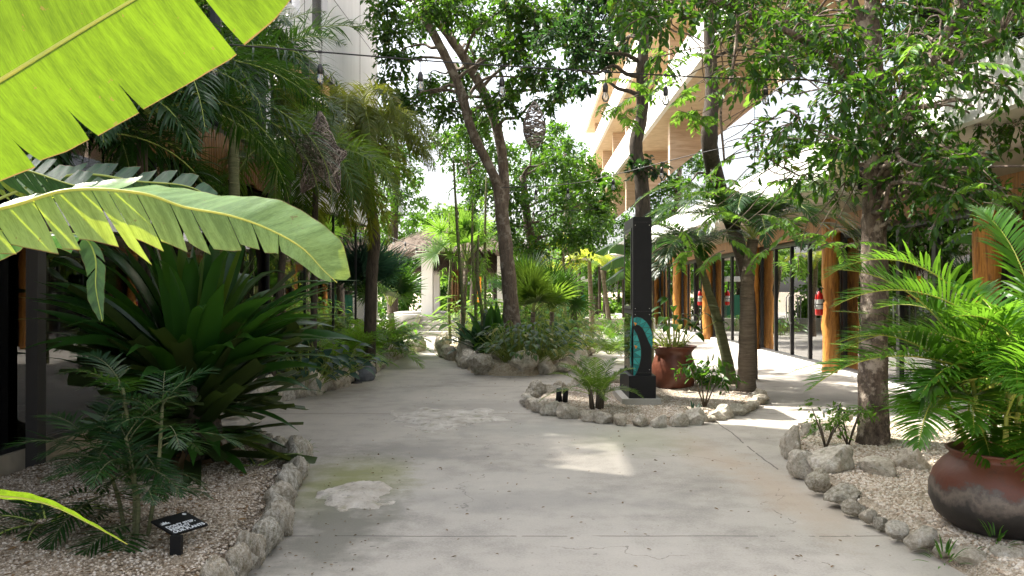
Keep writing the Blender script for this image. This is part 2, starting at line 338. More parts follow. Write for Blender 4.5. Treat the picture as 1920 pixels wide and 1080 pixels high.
def plaster(name,a,vary=.85,sc=1.2,rough=.8):
    m,n,b=newmat(name); v=coords(n); f=noise_(n,sc,5,.6,vec=v); g=noise_(n,1.0,4,.6,vec=coords(n,(6,6,.5)))
    n.links.new(ramp(n,math_(n,'ADD',math_(n,'MULTIPLY',f,.5),math_(n,'MULTIPLY',g,.5)),[(.35,tuple(x*vary for x in a)),(.6,a)]),b.inputs['Base Color']); b.inputs['Roughness'].default_value=rough
    bump(n,b,noise_(n,90,3,vec=v),.12,.005); return m
M['white']=plaster('white_render',(.74,.75,.78),.9)
M['beige']=plaster('beige_render',(.50,.44,.36))
M['cream']=plaster('cream_soffit',(.56,.50,.42))
M['skirt']=plaster('tan_plinth',(.42,.36,.27),.75)
M['slabwhite']=plaster('slab_white',(.80,.79,.76),.92)
def travertine():
    m,n,b=newmat('travertine'); v=coords(n,(1,1,9)); f=noise_(n,1.2,6,.65,vec=v,dist=.5)
    n.links.new(ramp(n,f,[(.3,(.44,.31,.21)),(.5,(.56,.42,.30)),(.7,(.66,.53,.40))]),b.inputs['Base Color']); b.inputs['Roughness'].default_value=.7
    br=n.nodes.new('ShaderNodeTexBrick'); return m
M['trav']=travertine()
M['soffitwood']=simple('board_soffit',(.50,.38,.24),.7,nz=(.64,.52,.37),nsc=3)
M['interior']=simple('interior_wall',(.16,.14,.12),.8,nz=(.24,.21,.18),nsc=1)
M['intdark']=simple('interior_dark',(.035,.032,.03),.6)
M['black']=simple('black_paint',(.007,.007,.008),.5,spec=.25,nz=(.012,.012,.013),nsc=6)
M['frame']=simple('black_aluminium',(.018,.018,.02),.35)
M['steel']=simple('brushed_metal',(.4,.4,.4),.35,1)
M['terracotta']=simple('terracotta',(.085,.026,.016),.38,nz=(.17,.055,.03),nsc=5,bmp=.15)
M['red']=simple('extinguisher_red',(.62,.015,.012),.3); M['label']=simple('white_label',(.75,.75,.72),.5)
M['white_paint']=simple('white_lettering',(.8,.82,.85),.5)
M['orange']=simple('orange_paint',(.80,.30,.02),.5); M['green_paint']=simple('green_kiosk',(.02,.16,.09),.5)
M['teal']=leafmat('teal_mosaic',(.01,.22,.22),(.06,.50,.47),(.1,.4,.4),0.0,.25); M['teal_dk']=simple('teal_dark',(.005,.10,.09),.3)
M['cable']=simple('black_cable',(.01,.01,.01),.6)
M['lampbox']=simple('cream_lamp_housing',(.62,.52,.30),.5,nz=(.50,.42,.25)); M['glasstube']=simple('lamp_tube',(.75,.75,.72),.25)
def glassmat(name,tint,refl_boost=1.0,base=.0,rough=.0):
    m,n,b=newmat(name); n.nodes.remove(b); fr=node(n,'ShaderNodeFresnel',IOR=1.5); f=math_(n,'MINIMUM',math_(n,'ADD',math_(n,'MULTIPLY',fr.outputs[0],refl_boost),base),1)
    t=n.nodes.new('ShaderNodeBsdfTransparent'); t.inputs[0].default_value=(*tint,1); g=node(n,'ShaderNodeBsdfGlossy',Roughness=rough); g.inputs[0].default_value=(.95,.97,1,1)
    mx=n.nodes.new('ShaderNodeMixShader'); n.links.new(f,mx.inputs[0]); n.links.new(t.outputs[0],mx.inputs[1]); n.links.new(g.outputs[0],mx.inputs[2])
    n.links.new(mx.outputs[0],n.nodes['Material Output'].inputs[0]); return m
M['glass']=glassmat('shop_glass',(.72,.76,.76),1.6,.10)
M['glass_dim']=glassmat('shop_glass_tinted',(.42,.46,.46),1.0,.02)
M['glass_blue']=glassmat('window_glass_blue',(.20,.34,.38),1.6,.34,.01)
M['glass_rail']=glassmat('railing_glass',(.66,.80,.80),1.3,.22,.02)
M['bulb']=glassmat('bulb_glass',(.92,.92,.90),1.6,.12)
m_,n_,b_=newmat('lit_tube'); b_.inputs['Emission Color'].default_value=(.9,.95,1,1); b_.inputs['Emission Strength'].default_value=3; M['lit']=m_
def potmat():     # terracotta shoulder, smoke-blackened belly: a real firing mark on the clay
    m,n,b=newmat('smoked_clay'); v=coords(n); sp=n.nodes.new('ShaderNodeSeparateXYZ'); n.links.new(v,sp.inputs[0])
    z=math_(n,'ADD',sp.outputs[2],math_(n,'MULTIPLY',math_(n,'SUBTRACT',noise_(n,3.6,7,.68,vec=v),.5),.40))
    c=ramp(n,z,[(.06,(.014,.012,.011)),(.20,(.03,.026,.023)),(.27,(.17,.135,.11)),(.30,(.09,.07,.06)),(.325,(.12,.036,.02)),(.62,(.19,.062,.03))])
    c=mixc(n,ramp(n,noise_(n,7,6,.7,vec=v),[(.5,(0,0,0)),(.7,(.5,.5,.5))]),c,(.05,.035,.03))
    n.links.new(c,b.inputs['Base Color']); b.inputs['Roughness'].default_value=.5; bump(n,b,noise_(n,25,4,vec=v),.2,.01); return m
M['pot']=potmat()
# ================================================================== GROUND, PATH, BEDS
def sheet(name, poly, z, mat, kind='structure'):
    mb=MB(); p=np.array(poly,float); c=p.mean(0); V=[[c[0],c[1],z]]+[[a,b,z] for a,b in p]
    k=len(p); mb.add(V,T=[(0,1+i,1+(i+1)%k) for i in range(k)]); o=mb.build(name,mat,loc=(0,0,0),smooth=False); o['kind']=kind; return o
sheet('ground',[(-600,-400),(600,-400),(600,900),(-600,900)],-.012,M['sand'])
sheet('path',[(-4.6,-3),(6.4,-3),(6.6,33),(7.2,62),(-8,62),(-8,31),(-3.4,23),(-4.4,0)],0,M['path'])

def bed(name, poly, zt, mat, amp=.03):
    """planting bed: a low mound of soil and gravel inside its rock edge"""
    p=np.array(poly,float); x0,y0=p.min(0);x1,y1=p.max(0); n=44
    xs=np.linspace(x0,x1,n); ys=np.linspace(y0,y1,int(n*max(1,min(3,(y1-y0)/(x1-x0))))); X,Y=np.meshgrid(xs,ys)
    def inside(x,y):
        c=np.zeros_like(x,bool); j=len(p)-1
        for i in range(len(p)):
            c^=((p[i,1]>y)!=(p[j,1]>y))&(x<(p[j,0]-p[i,0])*(y-p[i,1])/(p[j,1]-p[i,1]+1e-9)+p[i,0]); j=i
        return c
    d=np.full(X.shape,1e9)
    for i in range(len(p)):
        a=p[i];b=p[(i+1)%len(p)]; ab=b-a; t=np.clip(((X-a[0])*ab[0]+(Y-a[1])*ab[1])/(ab@ab),0,1); d=np.minimum(d,np.hypot(X-a[0]-t*ab[0],Y-a[1]-t*ab[1]))
    ins=inside(X,Y); Z=np.where(ins,zt*np.clip(d/.12,0,1)**.6,0)
    nz=np.vectorize(lambda a,b:mnoise.noise(Vector((a*1.7,b*1.7,zt*30))))(X,Y); Z=np.where(ins,Z+nz*amp*np.clip(d/.3,0,1),-.03)
    V=np.stack([X,Y,Z],-1).reshape(-1,3); r,c=X.shape; i=np.arange(r*c).reshape(r,c)
    q=np.stack([i[:-1,:-1],i[:-1,1:],i[1:,1:],i[1:,:-1]],-1).reshape(-1,4); keep=ins.reshape(-1)[q].any(1)
    mb=MB(); mb.add(V,q[keep]); o=mb.build(name,mat,loc=(0,0,0)); o['kind']='structure'
    def sample(k,rng=R):
        out=[]
        while len(out)<k:
            x=rng.uniform(x0,x1);y=rng.uniform(y0,y1)
            a=int((y-y0)/(y1-y0)*(r-1)); b=int((x-x0)/(x1-x0)*(c-1))
            if ins[a,b] and d[a,b]>.05: out.append((x,y,Z[a,b]))
        return np.array(out)
    return sample
bedLN=[(-1.56,3.0),(-1.58,4.6),(-1.62,5.44),(-1.78,6.33),(-1.9,7.2),(-2.15,7.75),(-2.6,8.1),(-4.1,8.3),(-4.35,3.0)]
bedLF=[(-3.65,11.6),(-3.3,12.1),(-2.95,13.5),(-2.8,16.1),(-2.85,18.9),(-2.5,22.3),(-3.4,23.0),(-3.9,11.8)]
bedA=[(-1.75,21.8),(-1.65,20.2),(-1.2,18.4),(-.7,15.9),(-.2,15.5),(.35,15.5),(.95,16.6),(1.4,19),(2.2,24),(1.0,29),(-1.2,27)]
bedB=[(.3,11.6),(.55,10.7),(1.1,10.0),(1.75,9.8),(2.4,10.1),(3.1,11.0),(3.65,12.2),(3.75,13.6),(2.6,14.2),(1.5,13.7),(.5,12.9)]
bedR=[(2.6,3.2),(2.58,4.63),(2.53,5.1),(2.45,5.7),(2.45,6.44),(2.56,7.4),(2.95,8.7),(3.2,9.5),(4.2,9.7),(5.0,9.0),(5.3,6.5),(5.4,3.2)]
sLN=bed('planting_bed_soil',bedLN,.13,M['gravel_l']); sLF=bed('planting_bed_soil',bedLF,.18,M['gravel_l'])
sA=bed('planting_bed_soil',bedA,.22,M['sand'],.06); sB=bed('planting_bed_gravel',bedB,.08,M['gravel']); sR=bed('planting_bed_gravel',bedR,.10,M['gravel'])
def pebbles(name,label,sample,k,mat,size=(.006,.014),dens=None):
    pt=sample(k); mb=MB()
    o8=np.array([[1,0,0],[-1,0,0],[0,1,0],[0,-1,0],[0,0,1],[0,0,-1]],float); T=np.array([[0,2,4],[2,1,4],[1,3,4],[3,0,4],[2,0,5],[1,2,5],[3,1,5],[0,3,5]])
    s=R.uniform(*size,(k,1,3))*np.array([1.2,1.2,.75]); a=R.uniform(0,6.28,k); V=o8[None]*s*(1+R.normal(0,.15,(k,6,1)))
    ca,sa=np.cos(a)[:,None],np.sin(a)[:,None]; V=np.stack([V[...,0]*ca-V[...,1]*sa,V[...,0]*sa+V[...,1]*ca,V[...,2]],-1)+pt[:,None,:]
    mb.add(V.reshape(-1,3),T=(np.arange(k)[:,None,None]*6+T[None]).reshape(-1,3)); o=mb.build(name,mat,loc=(0,0,0),smooth=True); o['kind']='stuff'; o['label']=label; o['category']='gravel'; return o
pebbles('gravel','loose pinkish gravel of the right planting bed around the clay pot',sR,36000,M['pebble'],(.010,.021))
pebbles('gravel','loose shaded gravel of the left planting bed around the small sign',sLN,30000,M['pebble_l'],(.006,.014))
pebbles('gravel','loose pale gravel of the middle bed around the black totem',sB,14000,M['pebble'],(.008,.018))
# leaf litter on the left bed
pt=sLN(900); mb=MB(); a=R.uniform(0,6.28,900); pt[:,2]+=.012
leaves6(mb,pt,np.stack([np.cos(a),np.sin(a),R.normal(0,.25,900)],1),np.stack([R.normal(0,.4,900),R.normal(0,.4,900),np.ones(900)],1),R.uniform(.02,.06,900),R.uniform(.01,.025,900))
o=mb.build('leaf_litter',M['dry_leaf'],loc=(0,0,0)); o['kind']='stuff'; o['label']='dry brown leaf litter scattered over the left planting bed'; o['category']='leaf litter'

def litter(name,label,k,xr,yr,mat,sz,dens=None):
    x=R.uniform(*xr,k); y=yr[0]+(yr[1]-yr[0])*R.uniform(0,1,k)**1.3; a=R.uniform(0,6.28,k); mb=MB(); L=R.uniform(*sz,k)
    leaves6(mb,np.stack([x,y,np.full(k,.006)],1),np.stack([np.cos(a),np.sin(a),R.uniform(-.02,.2,k)],1),np.stack([R.normal(0,.35,k),R.normal(0,.35,k),np.ones(k)],1),L,L*.42); o=mb.build(name,mat,loc=(0,0,0)); o['kind']='stuff'; o['label']=label; o['category']='leaf litter'
litter('leaf_litter','few dry leaves and crumbs scattered over the concrete path',520,(-1.6,3.4),(4.4,22),M['dry_leaf'],(.008,.04))
litter('leaf_litter','fresh and dry leaves gathered along the left rock kerb on the path',150,(-1.55,-.9),(4.6,8.2),M['dry_leaf'],(.008,.03))
# ------------------------------------------------------------------ ROCKS
def rock_mesh(seed, sub=3, flat=.8, cut=7, rough=.10):
    import bmesh
    bm=bmesh.new(); bmesh.ops.create_icosphere(bm,subdivisions=sub,radius=1); rg=np.random.default_rng(seed)
    dirs=nrm(rg.normal(0,1,(cut,3))); ds=rg.uniform(.52,.85,cut); off=Vector(rg.uniform(-50,50,3))
    for v in bm.verts:
        p=np.array(v.co)
        for d,k in zip(dirs,ds):
            e=p@d-k
            if e>0: p=p-d*e*.92
        q=Vector(p); f=1+rough*1.5*mnoise.noise(q*1.6+off)+rough*1.2*mnoise.noise(q*4+off)+rough*.8*abs(mnoise.noise(q*9+off))
        v.co=Vector((p[0]*f,p[1]*f,p[2]*f*flat))
    me=bpy.data.meshes.new('rock'); bm.to_mesh(me); bm.free(); me.polygons.foreach_set('use_smooth',[True]*len(me.polygons)); return me
RM=[rock_mesh(100+i,4,.8,int(6+i%5)) for i in range(14)]
for me in RM: me.materials.append(M['rock'])
RD=[rock_mesh(300+i,4,.85,int(6+i%4),.11) for i in range(8)]
for me in RD: me.materials.append(M['rock_dk'])
def rock(x,y,z,sx,sy,sz,rz=None,lib=RM,k=None,label='',group=None,name='edging_rock'):
    me=lib[(k if k is not None else int(R.integers(len(lib))))%len(lib)]
    o=bpy.data.objects.new(name,me); COL.objects.link(o); o.location=(x,y,z); o.scale=(sx,sy,sz); o.rotation_euler=(R.normal(0,.12),R.normal(0,.12),R.uniform(0,6.28) if rz is None else rz)
    tag(o,label,'rock',group); return o
ORD=['first','second','third','fourth','fifth','sixth','seventh','eighth','ninth','tenth','eleventh','twelfth','thirteenth','fourteenth','fifteenth','sixteenth','seventeenth','eighteenth','nineteenth']
def ordinal(i):
    if i<19: return ORD[i]
    t,u=divmod(i+1,10); return (['twentieth','thirtieth','fortieth','fiftieth'][t-2] if u==0 else ['twenty','thirty','forty','fifty'][t-2]+' '+ORD[u-1])
def rock_row(pts, size, gap, label, group, lib=RM, hz=1.0, jit=.25, skip=()):
    p=np.array(pts,float); seg=np.hypot(*np.diff(p,axis=0).T); cum=np.concatenate([[0],np.cumsum(seg)]); s=0;i=0
    while s<cum[-1]:
        r=size*R.uniform(.7,1.35); x=np.interp(s,cum,p[:,0]); y=np.interp(s,cum,p[:,1]); x2=np.interp(s+.1,cum,p[:,0]); y2=np.interp(s+.1,cum,p[:,1])
        if i not in skip:
            rock(x+R.normal(0,size*.1),y+R.normal(0,size*.1),r*hz*.45,r*.85,r*R.uniform(.6,.85),r*hz*R.uniform(.8,1.2),rz=math.atan2(y2-y,x2-x)+R.normal(0,jit),lib=lib,label=label%ordinal(i),group=group)
        s+=r*gap; i+=1
# left near bed: closely set upright stones, about 0.3 m high
rock_row([(-1.50,2.6),(-1.50,4.6),(-1.55,5.44),(-1.72,6.33),(-1.86,7.15)],.112,1.32,'rough grey rock, %s from the camera in the kerb beside the notice','kerb rocks of the near left bed',RD,1.45,.2)
rock_row([(-1.9,7.25),(-2.1,7.6),(-2.5,7.95),(-3.1,8.05),(-3.9,8.1)],.15,1.1,'dark mossy rock, %s from the path in the kerb behind the strap plant','far kerb rocks of the near left bed',RD,1.3,.2)
rock_row([(-3.6,11.6),(-3.25,12.15),(-2.9,13.5),(-2.75,16.1),(-2.82,18.9),(-2.45,22.3),(-2.7,22.9)],.19,1.25,'tan rock, %s from the near end of the far left bed kerb','kerb rocks of the far left bed',RM,1.2)
rock_row([(.22,11.9),(.25,11.2),(.5,10.65),(.85,10.2),(1.3,9.85),(1.8,9.72),(2.3,9.95),(2.7,10.4),(3.1,10.9),(3.5,11.7),(3.72,12.3)],.135,1.75,'small grey rock, %s from the left in the front kerb of the totem bed','front kerb rocks of the totem bed',RM,.85)
rock_row([(.3,12.3),(.8,13.0),(1.4,13.5),(2.0,13.9)],.17,1.35,'dark rock, %s from the left in the back kerb of the totem bed','back kerb rocks of the totem bed',RD,.9)
rock_row([(-1.8,21.8),(-1.7,20.2),(-1.3,18.8)],.24,1.25,'weathered boulder, %s from the hut, left side of the forked tree bed','left boulders of the forked tree bed',RM,1.2)
rock_row([(-1.05,18.2),(-.85,16.9)],.30,1.2,'pale rock, %s from the back on the left front of the forked tree bed','left boulders of the forked tree bed',RM,1.0)
rock_row([(1.05,16.5),(1.45,18.3),(1.9,21)],.22,1.6,'low rock, %s from the front on the right side of the forked tree bed','right rocks of the forked tree bed',RM,.8)
for px,py,w_,h_,lib,lab in [(900,703,52,44,RD,'pitted dark boulder at the left front corner of the forked tree bed'),(938,694,46,56,RD,'tall brown boulder second from the corner of the forked tree bed'),(980,704,62,52,RM,'broad smooth pale grey boulder in front of the leafy shrub'),(1024,702,44,38,RM,'tan boulder right of the broad grey boulder'),(1055,700,30,26,RM,'small tan rock ending the front row of the forked tree bed'),(955,664,40,30,RD,'dark boulder stacked behind the brown boulder')]:
    g=G(px,py); Y=g[1]+.15; s=Y/F; rock(g[0],Y,h_*s*.38,w_*s*.52,.3,h_*s*.60,rz=R.normal(0,.3),lib=lib,label=lab)
# right near bed: placed stone by stone from the picture
RR=[(1492,862,40,62,'upright pale limestone rock at the far left tip of the right bed',RM),(1520,832,26,36,'small tan rock behind the tip of the right bed',RM),(1512,900,52,56,'pale pitted rock below the upright one on the right bed edge',RM),
(1572,904,92,72,'large sloping tan and white boulder on the right bed edge',RM),(1545,932,46,50,'dark veined rock under the large sloping boulder',RD),(1590,955,62,34,'flat grey mossy rock on the right bed edge',RD),(1612,975,40,30,'small brown rounded rock on the right bed edge',RD),
(1658,912,78,50,'rounded tan boulder in the inner row of the right bed',RM),(1722,900,64,58,'upright grey brown boulder in the inner row beside the clay pot',RM),(1640,992,36,32,'small white pointed rock on the right bed edge',RM),(1664,1004,30,26,'small dark mottled rock on the right bed edge',RD),
(1692,1022,44,36,'white wedge shaped rock on the right bed edge',RM),(1742,1042,60,46,'chalky white boulder near the lower right of the bed edge',RM),(1790,1060,54,34,'tan flat rock near the bottom of the right bed edge',RM),(1835,1076,56,36,'pale rock at the very bottom of the right bed edge',RM),(1905,1078,60,44,'grey sloping rock in the bottom right corner',RM),
(1582,806,40,38,'reddish rock by the faucet and trunk',RM),(1690,812,50,30,'low tan rock right of the scaly trunk',RM),(1745,830,30,30,'small pinkish rock behind the clay pot',RM),(1545,825,22,20,'tiny tan rock among the weeds',RM)]
for px,py,w_,h_,lab,lib in RR:
    g=G(px,py+2); s=g[1]/F; rock(g[0],g[1]+.09,h_*s*.38+.03,w_*s*.56,w_*s*.46,h_*s*.68,rz=R.uniform(-.4,.4),lib=lib,label=lab)
# limestone outcrops left showing through the paving
def outcrop(px0,px1,py0,py1,label,seed,holes):
    a=G(px0,(py0+py1)/2);b=G(px1,(py0+py1)/2);f=G((px0+px1)/2,py1);k=G((px0+px1)/2,py0); cx=(a[0]+b[0])/2; cy=(f[1]+k[1])/2; rx=(b[0]-a[0])/2; ry=(k[1]-f[1])/2
    n=90; xs=np.linspace(-1.15,1.15,n); X,Y=np.meshgrid(xs,xs); o_=Vector((seed*7.3,seed*3.1,0))
    ed=np.vectorize(lambda a,b:mnoise.fractal(Vector((a*1.6,b*1.6,0))+o_,1,2,3))(X,Y); hz=np.vectorize(lambda a,b:mnoise.fractal(Vector((a*3.5,b*3.5,5))+o_,.9,2,6))(X,Y)
    Z=(.78-np.hypot(X,Y)+ed*.42)*.12; Z=np.where(Z>0,np.minimum(Z,.038)+hz*.012,-.02)-.001
    V=np.stack([X*rx,Y*ry,Z],-1).reshape(-1,3)+np.array([cx,cy,0]); i=np.arange(n*n).reshape(n,n); q=np.stack([i[:-1,:-1],i[:-1,1:],i[1:,1:],i[1:,:-1]],-1).reshape(-1,4)
    keep=(V[:,2][q]>-.015).any(1); mb=MB(); mb.add(V,q[keep]); o=mb.build('limestone_outcrop',M['outcrop'],loc=(cx,cy,0)); tag(o,label,'rock outcrop')
outcrop(700,965,762,812,'wide white limestone outcrop breaking through the middle of the path',3,2)
outcrop(570,765,900,962,'smaller white limestone outcrop in the path beside the near left kerb',8,1)

# ================================================================== LEFT SHOP BUILDING
XL=lambda y:-4.45+.045*y
XR=lambda y: 6.04+.018*y
LB=thing('shop_building','white two storey shop building with blue windows and glass front behind the palms','building',(-4.4,8,0))
def part(name,mat,par,fn,smooth=False,label=None): 
    mb=MB(); fn(mb); return mb.build(name,mat,par,smooth=smooth,label=label)
part('plinth',M['skirt'],LB,lambda m:skew(m,XL,1.5,21.2,-.35,.02,-.05,.26))
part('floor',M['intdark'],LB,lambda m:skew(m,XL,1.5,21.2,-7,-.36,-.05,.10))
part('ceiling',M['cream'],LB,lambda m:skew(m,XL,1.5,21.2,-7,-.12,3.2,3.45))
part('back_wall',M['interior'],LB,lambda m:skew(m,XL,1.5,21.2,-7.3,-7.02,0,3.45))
def _w(m):
    skew(m,XL,1.5,5.0,-.45,-.1,3.46,3.9); skew(m,XL,5.0,9.9,-.45,0,5.9,11.9); skew(m,XL,9.9,11.9,-.45,0,5.9,6.75); skew(m,XL,9.9,11.9,-.45,0,8.55,11.9); skew(m,XL,11.9,13.4,-.45,0,5.9,11.9); skew(m,XL,13.4,14.0,-.45,0,5.9,UP_TOP); skew(m,XL,14.0,16.6,-.45,0,5.9,6.55); skew(m,XL,14.75,15.5,-.45,0,6.55,8.5); skew(m,XL,14.0,16.6,-.45,0,8.5,UP_TOP); skew(m,XL,16.6,21.2,-.45,0,5.9,UP_TOP)  # added openings pass sun patches to the path; extra height shades the foreground
    skew(m,XL,5.0,5.3,-.45,0,3.72,5.9); skew(m,XL,9.0,9.4,-.45,0,3.72,5.9); skew(m,XL,12.9,13.2,-.45,0,3.72,5.9); skew(m,XL,17.3,17.75,-.45,0,3.72,5.9); skew(m,XL,20.95,21.2,-.45,0,3.72,5.9)
    skew(m,XL,21.2,21.45,-6.5,0.0,-.05,UP_TOP)
UP_TOP=9.6
part('upper_wall',M['white'],LB,_w)
part('wall_joint',M['frame'],LB,lambda m:[skew(m,XL,5.0,21.2,0.003,.008,7.6,7.615),skew(m,XL,15.0,15.015,0.003,.008,5.9,UP_TOP),skew(m,XL,19.4,19.415,.003,.008,5.9,UP_TOP)])
for y0,y1 in ((5.3,9.0),(9.4,12.9),(13.2,17.3),(17.75,20.95)):
    f=part('window',M['frame'],LB,lambda m:[skew(m,XL,y0,y0+.06,-.12,.03,3.75,5.9),skew(m,XL,y1-.06,y1,-.12,.03,3.75,5.9),skew(m,XL,y0+.06,y1-.06,-.12,.03,5.84,5.9),skew(m,XL,y0+.06,y1-.06,-.12,.03,3.72,3.78),skew(m,XL,(y0+y1)/2-.025,(y0+y1)/2+.025,-.12,.02,3.78,5.84)])
    part('pane',M['glass_blue'],f,lambda m:skew(m,XL,y0+.06,y1-.06,-.07,-.05,3.78,5.84))
    part('blind_wall',M['interior'],f,lambda m:skew(m,XL,y0,y1,-3.1,-3.0,3.6,6))
def _poles(m):
    y=1.6
    while y<13.35:
        r=R.uniform(.028,.045); x=XL(y)+.03; tube(m,[(x,y,3.14+R.uniform(-.02,.05)),(x+R.normal(0,.006),y,3.45),(x,y,3.70+R.uniform(-.03,.05))],[r,r*.95,r],6); y+=r*1.9
part('pole_cladding',M['bamboo_clad'],LB,_poles,True)
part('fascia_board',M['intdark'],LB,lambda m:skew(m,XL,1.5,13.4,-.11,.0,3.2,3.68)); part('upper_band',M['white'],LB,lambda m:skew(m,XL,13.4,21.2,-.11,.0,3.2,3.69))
for a,b in [(1.6,3.4),(3.4,5.35),(5.35,7.3),(7.3,9.4),(9.4,11.2),(11.2,13.2),(13.2,15.2),(15.2,17.2),(17.2,19.2),(19.2,21.1)]:
    part('glass_panel',M['glass_dim'],LB,lambda m:skew(m,XL,a+.012,b-.012,-.06,-.045,.30,3.16))
    part('mullion',M['frame'],LB,lambda m:skew(m,XL,b-.011,b+.011,-.09,-.02,.30,3.18))
part('bottom_rail',M['frame'],LB,lambda m:skew(m,XL,1.6,21.1,-.10,-.005,.262,.30))
part('front_column',M['intdark'],LB,lambda m:skew(m,XL,6.98,7.10,.03,.13,-.02,3.15))
part('sun_softening_bar',M['frame'],LB,lambda m:[skew(m,XL,9.9+.05*k,9.925+.05*k,-.14,-.125,6.75,8.55) for k in range(1,40)]+[skew(m,XL,14.0+.05*k,14.022+.05*k,-.14,-.125,6.55,8.5) for k in range(1,52) if not 14<=k<=30])  # bars added across the wall openings to thin and soften the sun patches
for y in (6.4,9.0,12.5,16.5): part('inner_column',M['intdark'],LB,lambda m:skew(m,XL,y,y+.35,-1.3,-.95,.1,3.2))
# things inside the left shop
def table(x,y,label):
    t=thing('cafe_table',label,'table',(x,y,.1)); mb=MB(); lathe(mb,(x,y,.1),[(0,.72),(.40,.72),(.40,.75),(0,.75)],24); mb.build('tabletop',M['label'],t)
    mb=MB(); tube(mb,[(x,y,.12),(x,y,.82)],.03,8); mb.build('pedestal',M['steel'],t); mb=MB(); lathe(mb,(x,y,.1),[(0,.03),(.22,.02),(.22,0)],20); mb.build('foot',M['steel'],t)
table(XL(7.6)-.75,7.6,'round white table behind the left shop glass'); table(XL(9.5)-2.2,9.5,'round white table deeper inside the left shop')
t=thing('display_counter','pale display counter standing inside the left shop','counter',(XL(9)-4.5,10.0,.1)); c=np.array([XL(9)-4.5,10.0,0]); mb=MB(); box(mb,c+(0,0,.5),(2.2,.8,.8)); mb.build('body',M['skirt'],t,smooth=False); mb=MB(); box(mb,c+(0,0,.93),(2.35,.9,.06)); mb.build('countertop',M['label'],t,smooth=False)

# ================================================================== RIGHT APARTMENT BUILDING
RBD=thing('apartment_building','tan stone building with white balcony slabs above a row of log framed shops','building',(7,20,0))
CX=lambda y:4.67+.018*y
part('shop_kerb',M['slabwhite'],RBD,lambda m:skew(m,XR,3,60,-.02,.2,-.03,.07))
part('shop_floor',M['concrete'],RBD,lambda m:skew(m,XR,3,60,.21,8,-.04,.05))
part('shop_back_wall',M['interior'],RBD,lambda m:skew(m,XR,3,60,7,7.3,0,3.35))
part('shop_ceiling',M['interior'],RBD,lambda m:skew(m,XR,3,60,.25,7,3.12,3.34))
part('end_wall',M['beige'],RBD,lambda m:skew(m,XR,2.6,2.95,-.2,8,0,3.34))
part('lintel_wall',M['beige'],RBD,lambda m:skew(m,XR,3,60,-.02,.24,3.02,3.34))
part('canopy_slab',M['cream'],RBD,lambda m:skew(m,CX,3,62,.02,9,3.35,3.60))
part('canopy_edge',M['slabwhite'],RBD,lambda m:skew(m,CX,3,62,-.10,.02,3.35,3.93))
for k in range(9):
    y=4+k*6.4; part('railing_glass',M['glass_rail'],RBD,lambda m:skew(m,CX,y+.03,y+6.37,-.04,-.02,3.93,5.35))
part('railing_post',M['steel'],RBD,lambda m:[skew(m,CX,4+k*1.6-.02,4+k*1.6+.02,-.015,.02,3.93,5.0) for k in range(36)])
posts=[5.2,10.7,16.2,21.8,27.3,32.8,38.3,43.8,49.3]
for i,y in enumerate(posts):
    def _log(m):
        x=XR(y)-.08; tube(m,[(x+R.normal(0,.008),y+R.normal(0,.008),z) for z in np.linspace(0,3.0,14)],[.165*R.uniform(.93,1.07) for _ in range(14)],22,True,.035)
    part('log_post',M['log'],RBD,_log,True)
    if i<len(posts)-1:
        part('wooden_beam',M['beam'],RBD,lambda m:skew(m,XR,y+.17,posts[i+1]-.17,-.16,-.03,2.72,3.02))
        part('jamb',M['cream'],RBD,lambda m:skew(m,XR,y+.17,y+.45,-.01,.22,.07,2.72)) if i!=1 else None
        y0=y+.5; y1=posts[i+1]-.2
        n=4; ys=np.linspace(y0,y1,n+1)
        for k in range(n):
            part('glass_panel',M['glass'],RBD,lambda m:skew(m,XR,ys[k]+.04,ys[k+1]-.04,.10,.115,.12,2.60))
        wd=.035 if i!=1 else .06
        part('glazing_frame',M['frame'],RBD,lambda m:[skew(m,XR,yy-wd,yy+wd,.06,.16,.07,2.66) for yy in ys]+[skew(m,XR,y0-.03,y1+.03,.05,.17,2.62,2.72),skew(m,XR,y0-.03,y1+.03,.05,.17,.07,.12)])
for y in (13.35,13.55,18.95,19.15): part('door_handle',M['steel'],RBD,lambda m:tube(m,[(XR(y)+.02,y,.85),(XR(y)-.03,y,.9),(XR(y)-.03,y,1.45),(XR(y)+.02,y,1.5)],.014,8),True)
for y,z,h_ in ((12.1,1.35,.15),(17.3,1.4,.12),(23.2,1.4,.12)): part('door_notice',M['label'],RBD,lambda m:skew(m,XR,y,y+.2,.088,.092,z,z+h_))
ysl=[3,65]
for k,(zb,zt) in enumerate(((7.7,8.85),(11.0,12.15),(14.2,15.35))):
    yend=[70,72,66][k]
    part('floor_slab',M['soffitwood'],RBD,lambda m:skew(m,CX,9,yend,.06,6,zb,zb+.3))
    part('parapet',M['slabwhite'],RBD,lambda m:skew(m,CX,9,yend,-.10,.06,zb-.02,zt))
for z0,z1,dx in ((3.6,7.7,0),(8.0,11.0,0),(11.3,14.2,0)):
    part('rear_wall',M['trav'],RBD,lambda m:skew(m,CX,9,70,3.2,3.4,z0,z1))
    for y in np.arange(10.1,66,6.5):
        part('column',M['trav'],RBD,lambda m:skew(m,CX,y,y+.35,.45,1.65,z0,z1))
        part('balcony_door',M['glass_blue'],RBD,lambda m:skew(m,CX,y+1.6,y+4.6,3.12,3.18,z0+.02,z0+2.3)) if z0<8 or True else None
